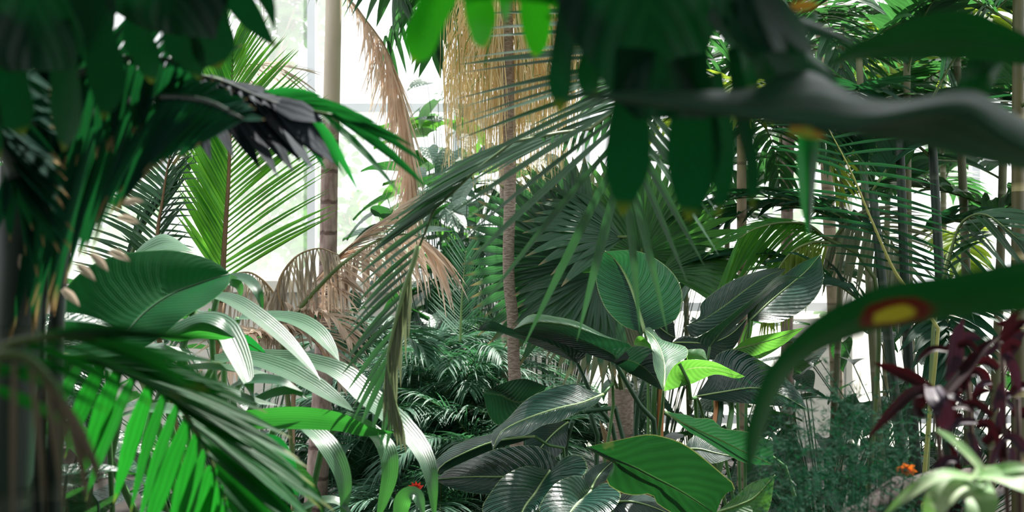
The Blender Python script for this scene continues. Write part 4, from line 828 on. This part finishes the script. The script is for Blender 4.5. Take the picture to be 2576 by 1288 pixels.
t = thing('shade_palm', B(-60, 1.75), 'dark palm mass in deep shade with arching frond and dry leaflet tips', 'palm')
mb = MB(); b = BASE[t.name]; mb.tube(cr([b, b + V((.02, 0, .8)), P(60, 420, 1.75)], 12), .03, 10); mb.build('trunk', M['cane_dark'], t)
pfrond(t, [(60, 420, 1.75), (160, 330, 1.7), (280, 270, 1.65), (400, 245, 1.6), (520, 255, 1.55), (610, 300, 1.5)], 34, [[(0, -95, 480, 0), (.4, -105, 480, 0), (.7, -122, 330, 0), (.9, -140, 230, 0), (1, -150, 130, 0)], [(0, 80, 200, 0), (.5, 60, 120, 0), (1, 0, 60, 0)]], 46, 'darkpalm', 'cane_dark', .008, .06, .3, .02, 1, 5, base=False)
pfrond(t, [(60, 440, 1.9), (120, 380, 1.9), (220, 340, 1.9), (340, 330, 1.9), (460, 350, 1.85)], 30, [[(0, -92, 420, 0), (.4, -108, 400, 0), (.8, -128, 240, 0), (1, -140, 130, 0)], [(0, 85, 240, 0), (.5, 70, 180, 0), (1, 20, 90, 0)]], 44, 'darkpalm', 'cane_dark', .008, .06, .3, .02, 1, 6, base=False)
pfrond(t, [(40, 430, 1.6), (90, 300, 1.6), (180, 200, 1.6), (300, 150, 1.6), (420, 150, 1.6), (500, 180, 1.6)], 26, [[(0, -80, 260, 0), (.5, -100, 260, 0), (1, -110, 160, 0)], [(0, 95, 200, 0), (.5, 70, 200, 0), (1, 30, 130, 0)]], 46, 'darkpalm', 'cane_dark', .008, .08, .3, .05, 1, 6, base=False)
pfrond(t, [(40, 450, 1.5), (0, 350, 1.5), (-40, 250, 1.5), (-60, 120, 1.5)], 16, [[(0, -60, 240, 0), (1, -20, 240, 0)], [(0, -120, 200, 0), (1, 170, 160, 0)]], 46, 'darkpalm', 'cane_dark', .008, .1, .3, .05, 1, 8, base=False)
for x in (60, 105, 150, 20):
    mb = MB(); mb.tube(cr([P(x, 420, 1.8), P(x + 8, 640, 1.8), P(x - 10, 900, 1.8), V((b.x + R(0, .1), 1.8, 0))], 14), .010, 7); mb.build('cane', M['cane_dark'], t)
for x, y, a in ((318, 512, 10), (306, 548, -8), (240, 640, -40), (205, 668, -35), (168, 728, -40), (285, 632, -20), (65, 640, -80)):
    mb = MB(); p = P(x - 10, y, 1.72); leaflet(mb, p, V((math.cos(math.radians(a)), -.1, math.sin(math.radians(a)))), 58 / FPX * 1.72, .006, V((0, -.8, .6)), .1, .4, 6); o = mb.build('dry_tip', M['dry'], t); o['label'] = 'dry tan leaflet tip'
# deeper dark foliage behind it
for k, (px, Y, h, rad, n, s, lab) in enumerate(((-40, 3.2, 2.0, .22, 50, .24, 'dark broad-leaved shrub in the shade behind the left palm mass'), (20, 2.6, 1.7, .13, 36, .15, 'dark leafy shrub at the left frame edge below the palm mass'))):
    shrub('shade_shrub', B(px, Y), h, rad, n, s, 'shrub', lab, zmin=.35)
shrub('shade_shrub', B(330, 2.6), 1.12, .36, 60, .2, 'shrub', 'low dark shrub in the black shade of the lower left corner', zmin=.1)
shrub('shade_shrub', B(620, 3.6), 1.0, .4, 50, .2, 'shrub', 'low dark shrub under the glossy strap leaves', zmin=.1)

t = thing('drooping_palm', B(-40, 2.0), 'near palm with blue grey sheen frond ending in bright green leaflets', 'palm')
pfrond(t, [(150, 520, 1.95), (240, 340, 1.95), (330, 240, 1.95), (430, 190, 1.95), (540, 200, 1.95), (640, 240, 1.92), (700, 262, 1.9)], 11, [[(0, -80, 0, 0), (.5, -75, 0, 0), (.52, -72, 190, -.25), (.75, -52, 270, -.25), (1, -40, 190, -.1)], [(0, 20, 0, 0), (.5, 0, 0, 0), (.52, -22, 200, -.1), (1, -15, 120, 0)]], 70, 'sheenpalm', 'cane_dark', .006, .10, .03, .5, 1, 3, nrm=V((.45, -.6, .65)))
pfrond(t, [(430, 190, 1.96), (540, 200, 1.96), (640, 240, 1.94), (740, 270, 1.92), (835, 288, 1.9)], 7, [[(0, 14, 0, 0), (.5, 16, 190, 0), (.8, 3, 210, 0), (1, -16, 280, 0)], [(0, -48, 0, 0), (.5, -50, 150, 0), (.8, -48, 190, 0), (1, -27, 290, 0)]], 27, 'lime', 'rachis', .004, .26, .2, .52, 1, 3, base=False, nrm=V((.2, -.9, .35)))

t = thing('sunlit_palm', B(-60, 1.9), 'near palm at lower left with sunlit green leaflets hanging down', 'palm')
pfrond(t, [(-60, 880, 1.85), (200, 900, 1.85), (340, 950, 1.85), (430, 1000, 1.85), (490, 1080, 1.85), (540, 1180, 1.85), (580, 1300, 1.85)], 18,
       [[(0, -120, 160, 0), (.3, -118, 210, 0), (.5, -112, 300, 0), (.75, -108, 330, 0), (1, -100, 260, 0)], [(0, 10, 420, 0), (.3, -8, 480, 0), (.5, -24, 480, 0), (.75, -38, 380, 0), (1, -50, 300, 0)]], 58, 'fgpalm', 'rachis', .005, .1, .3, .12, 1, 5)
t = thing('withering_palm', B(-150, 1.0), 'near blurred palm frond browning and drooping at the lower left edge', 'palm')
pfrond(t, [(-80, 1000, .95), (-20, 905, .95), (60, 900, .95), (130, 960, .95), (180, 1050, .95)], 9, [[(0, -100, 300, 0), (.5, -84, 330, 0), (1, -72, 200, 0)], [(0, 0, 0, 0), (.45, -30, 0, 0), (.5, -48, 260, 0), (1, -60, 200, 0)]], 19, 'brownpalm', 'rachis', .004, .3, .2, .1, 1, 5, nrm=V((.1, -.9, .35)))
pfrond(t, [(-80, 1000, 1.0), (0, 880, 1.0), (120, 850, 1.0), (260, 850, 1.0)], 8, [[(0, 25, 260, 0), (.5, 12, 330, 0), (1, 0, 300, 0)], [(0, -20, 260, 0), (.5, -18, 380, 0), (1, -12, 330, 0)]], 34, 'fgpalm', 'rachis', .004, .15, .3, .1, 1, 5, base=False)

def near(root, mat, L, Mi, Rr, Y, d, label=None, n=40):
    return leaf(root, mat, L, Mi, Rr, Y, d, n, rib=None, bulge=.10, pleat=0, label=label)
t = thing('wavy_leaved_plant', V((.80, .95, 0)), 'near plant with long wavy grey sheened leaf and arched leaf above it', 'plant')
mb = MB(); mb.tube(cr([V((.80, .95, 0)), V((.74, .95, .8)), V((.58, .97, 1.4)), V((.50, .96, 1.5)), P(2820, 472, .96)], 20), lambda q: .009 - .005 * q, 8); mb.build('stem', M['petiole_dark'], t)
mb = MB(); mb.tube(cr([V((.74, .95, .8)), V((.62, 1.1, 1.5)), P(2690, 152, 1.1)], 16), lambda q: .008 - .004 * q, 8); mb.build('stem', M['petiole_dark'], t)
near(t, 'sheen', [(1420, 238), (1600, 228), (1750, 228), (1880, 222), (1960, 190), (2040, 178), (2110, 215), (2200, 252), (2300, 250), (2390, 228), (2460, 228), (2540, 275), (2700, 370), (2840, 470)], [(1420, 240), (1600, 252), (1750, 275), (1900, 298), (2040, 325), (2110, 330), (2200, 318), (2300, 288), (2390, 272), (2450, 285), (2530, 345), (2700, 430), (2840, 475)], [(1420, 242), (1600, 262), (1750, 285), (1900, 306), (2050, 330), (2150, 340), (2300, 364), (2450, 402), (2700, 450), (2840, 480)], (.98, .96), (.07, -.03, .03), 'long wavy leaf with grey sheen along its upper side', 60)
near(t, 'under', [(2070, 168), (2150, 110), (2240, 70), (2330, 36), (2420, 28), (2500, 48), (2700, 150)], [(2070, 170), (2160, 135), (2260, 115), (2360, 100), (2450, 100), (2540, 115), (2700, 150)], [(2070, 172), (2150, 152), (2260, 150), (2400, 150), (2500, 156), (2600, 164), (2700, 160)], (1.15, 1.1), (-.03, 0, .05), 'arched deep green leaf')
near(t, 'sheen', [(1880, 20), (1960, 30), (2060, 60), (2160, 110)], [(1880, 30), (1960, 45), (2060, 75), (2160, 112)], [(1880, 40), (1960, 65), (2060, 95), (2160, 114)], (1.15, 1.15), (.02, 0, 0))
near(t, 'sheen', [(1920, 60), (2000, 100), (2060, 150), (2110, 200)], [(1930, 70), (1990, 120), (2050, 170), (2110, 205)], [(1935, 80), (1985, 140), (2040, 185), (2110, 210)], (1.12, 1.1), (.02, 0, 0))
near(t, 'under', [(2010, 330), (2005, 420), (2015, 520), (2035, 600)], [(2030, 330), (2030, 430), (2032, 530), (2036, 605)], [(2062, 330), (2055, 420), (2045, 520), (2037, 600)], (1.6, 1.6), (0, -.02, 0))
near(t, 'under', [(2440, 140), (2420, 180), (2400, 230)], [(2500, 140), (2480, 190), (2460, 235)], [(2540, 140), (2510, 190), (2490, 240)], (1.3, 1.3), (0, -.02, 0))
for pts, w_ in (([(1985, 328, .95), (2030, 334, .945), (2080, 345, .95)], 30), ([(1990, 20, 1.1), (2030, 14, 1.1), (2062, 12, 1.1)], 30)): strap(t, pts, w_, 'withered_tip', (0, -.9, .3), .2, 10, label='yellow orange withered leaf tip', name='leaf_tip')
t = thing('spotted_leaf_plant', V((.66, 1.0, 0)), 'near plant with arching deep green leaf bearing a yellow and red spot', 'plant')
mb = MB(); mb.tube(cr([V((.66, 1.0, 0)), V((.62, 1.0, .8)), V((.55, 1.0, 1.3)), P(2790, 695, 1.0)], 14), lambda q: .009 - .005 * q, 8); mb.build('stem', M['petiole_dark'], t)
near(t, 'arch', [(1877, 1194), (1873, 1130), (1880, 1060), (1903, 985), (1934, 920), (1985, 860), (2050, 800), (2130, 754), (2230, 716), (2400, 690), (2660, 645), (2800, 690)], [(1880, 1198), (1892, 1120), (1908, 1050), (1932, 985), (1966, 925), (2020, 875), (2080, 835), (2160, 798), (2250, 768), (2400, 742), (2660, 705), (2800, 695)], [(1884, 1198), (1914, 1112), (1938, 1040), (1962, 985), (1998, 930), (2052, 890), (2120, 858), (2190, 836), (2260, 820), (2400, 800), (2660, 770), (2800, 700)], (1.0, 1.0), (-.03, -.02, .03), None, 50)

t = thing('dark_red_croton', B(2480, 1.75), 'dark red and violet leaved shrub with twisted straps at the right edge', 'shrub')
mb = MB(); b = BASE[t.name]
for x, y in ((2350, 1000), (2430, 900), (2520, 860), (2560, 1000)): mb.tube(cr([b, b.lerp(P(x, y, 1.75), .6) + V((.02, 0, .02)), P(x, y, 1.75)], 10), .0032, 6)
mb.build('stem', M['sheath_dark'], t)
cs = [([(2345, 985, 1.7), (2290, 990, 1.68), (2230, 1045, 1.66), (2178, 1108, 1.65)], 34, 0), ([(2345, 985, 1.72), (2300, 955, 1.72), (2250, 930, 1.72), (2196, 912, 1.72)], 34, 0), ([(2345, 975, 1.7), (2360, 1010, 1.66), (2378, 1050, 1.66), (2370, 1090, 1.68)], 56, 1), ([(2380, 990, 1.72), (2430, 930, 1.74), (2470, 880, 1.75), (2520, 840, 1.76)], 34, 0), ([(2390, 960, 1.8), (2400, 900, 1.8), (2405, 850, 1.8), (2425, 800, 1.8)], 44, 1), ([(2330, 990, 1.7), (2310, 1010, 1.7), (2305, 1035, 1.7), (2330, 1050, 1.7)], 44, 0)]
for i in range(44):
    x, y = R(2380, 2600), R(850, 1200); a = R(0, 6.28); l = R(50, 110); yy = R(1.65, 1.95)
    cs.append(([(x, y, yy), (x + math.cos(a) * l * .5, y + math.sin(a) * l * .5 - 12, yy), (x + math.cos(a) * l, y + math.sin(a) * l + 8, yy)], R(18, 34), 1 if R(0, 1) < .25 else 0))
for pts, w_, g in cs: strap(t, pts, w_, 'croton_grey' if g else 'croton', (R(-.5, .5), -.8, R(-.1, .8)), .35, 12, twist=R(-.8, .8))

t = thing('variegated_plant', B(2480, 1.4), 'near pale green variegated plant in the lower right corner', 'plant')
mb = MB(); b = BASE[t.name]; mb.tube(cr([b, b + V((0, 0, .6)), P(2450, 1235, 1.4)], 10), .008, 7); mb.build('stem', M['petiole'], t)
for pts, w_, m_ in (([(2350, 1078, 1.35), (2400, 1112, 1.36), (2450, 1160, 1.37), (2490, 1215, 1.38)][::-1], 46, 'pale'), ([(2440, 1200, 1.38), (2500, 1195, 1.36), (2570, 1215, 1.34), (2650, 1260, 1.33)], 90, 'pale'), ([(2450, 1205, 1.38), (2380, 1192, 1.36), (2310, 1225, 1.35), (2220, 1300, 1.35)], 36, 'pale'), ([(2450, 1215, 1.38), (2410, 1225, 1.36), (2360, 1260, 1.35), (2330, 1330, 1.35)], 74, 'pale'), ([(2460, 1210, 1.38), (2530, 1180, 1.36), (2600, 1175, 1.35)], 40, 'pale'), ([(2460, 1220, 1.38), (2470, 1270, 1.34), (2460, 1330, 1.32)], 80, 'pale')):
    strap(t, pts, w_, m_, (R(-.2, .2), -.6, .8), .2, 16, peak=.5)

t = thing('asparagus_fern', B(2120, 2.3), 'feathery dark green asparagus fern below the arching spotted leaf', 'fern')
b = BASE[t.name]
for i in range(60):
    ex, ey = R(1930, 2340), R(890, 1260); e = P(ex, ey, R(2.15, 2.6)); pts = cr([b + V((R(-.05, .05), R(-.05, .05), 0)), b.lerp(e, .5) + V((0, 0, .14)), e], 20)
    mb = MB(); mb.tube(pts, lambda q: .0025 * (1.2 - q), 5, False); fr = mb.build('frond', M['petiole_dark'], t); fo = MB()
    for k in range(28):
        q = pts[5 + int(k / 2)]; tg = V((R(-1, 1), R(-.8, .8), R(-.4, .6))).normalized() * R(.06, .13)
        for s in range(24):
            c = q + tg * (s / 24) + V((0, 0, -.012 * (s / 24) ** 2)); d = V((R(-1, 1), R(-1, 1), R(-.5, 1))).normalized() * R(.010, .022); n_ = d.orthogonal().normalized() * .0013
            o = len(fo.v); fo.v += [c - n_, c + n_, c + d]; fo.uv += [(.5, 0), (.5, .5), (.5, 1)]; fo.f.append((o, o + 1, o + 2))
    fo.build('needles', M['fern'], fr, False, kind='stuff')
t = thing('edging_log', B(2310, 1.95), 'brown weathered log edging the bed behind the variegated plant', 'log')
mb = MB(); pts = cr([P(2100, 1345, 2.2), P(2220, 1262, 2.3), P(2340, 1225, 2.4), P(2470, 1215, 2.5)], 14)
mb.tube([p + V((R(-.006, .006), 0, R(-.006, .006))) for p in pts], lambda q: .024 + .003 * math.sin(q * 17), 10); mb.build('log', M['stone'], t)
mb = MB()
for p in (pts[2], pts[11]): mb.tube([V((p.x, p.y, 0)), p], .03, 8)
mb.build('stake', M['stone'], t)
t = thing('orange_flower', B(2276, 2.5), 'small orange flower in the dark below the red leaves', 'flower')
mb = MB(); e = P(2276, 1182, 2.5); mb.tube(cr([B(2276, 2.5), e + V((.02, 0, -.3)), e], 8), .003, 5); mb.build('stem', M['petiole_dark'], t)
for i in range(7):
    mb = MB(); a = i * .9; leaflet(mb, e, V((math.cos(a), -.4, math.sin(a) * .6)).normalized(), .022, .006, V((0, -1, .2)), .1, .2, 4, a=.8); mb.build('petal', M['orange'], t)
t = thing('red_bract_flower', B(1047, 4.4), 'tiny red upright flower bract beside the hanging strap leaf', 'flower')
mb = MB(); e = P(1047, 1232, 4.4); mb.tube(cr([B(1047, 4.4), e + V((.01, 0, -.3)), e], 8), .004, 5); mb.build('stem', M['petiole_dark'], t)
for i in range(5):
    mb = MB(); a = 1.57 + (i - 2) * .5; leaflet(mb, e, V((math.cos(a), -.3, math.sin(a))).normalized(), .03, .007, V((0, -1, .2)), 0, .4, 4, a=.8); mb.build('bract', M['red'], t)
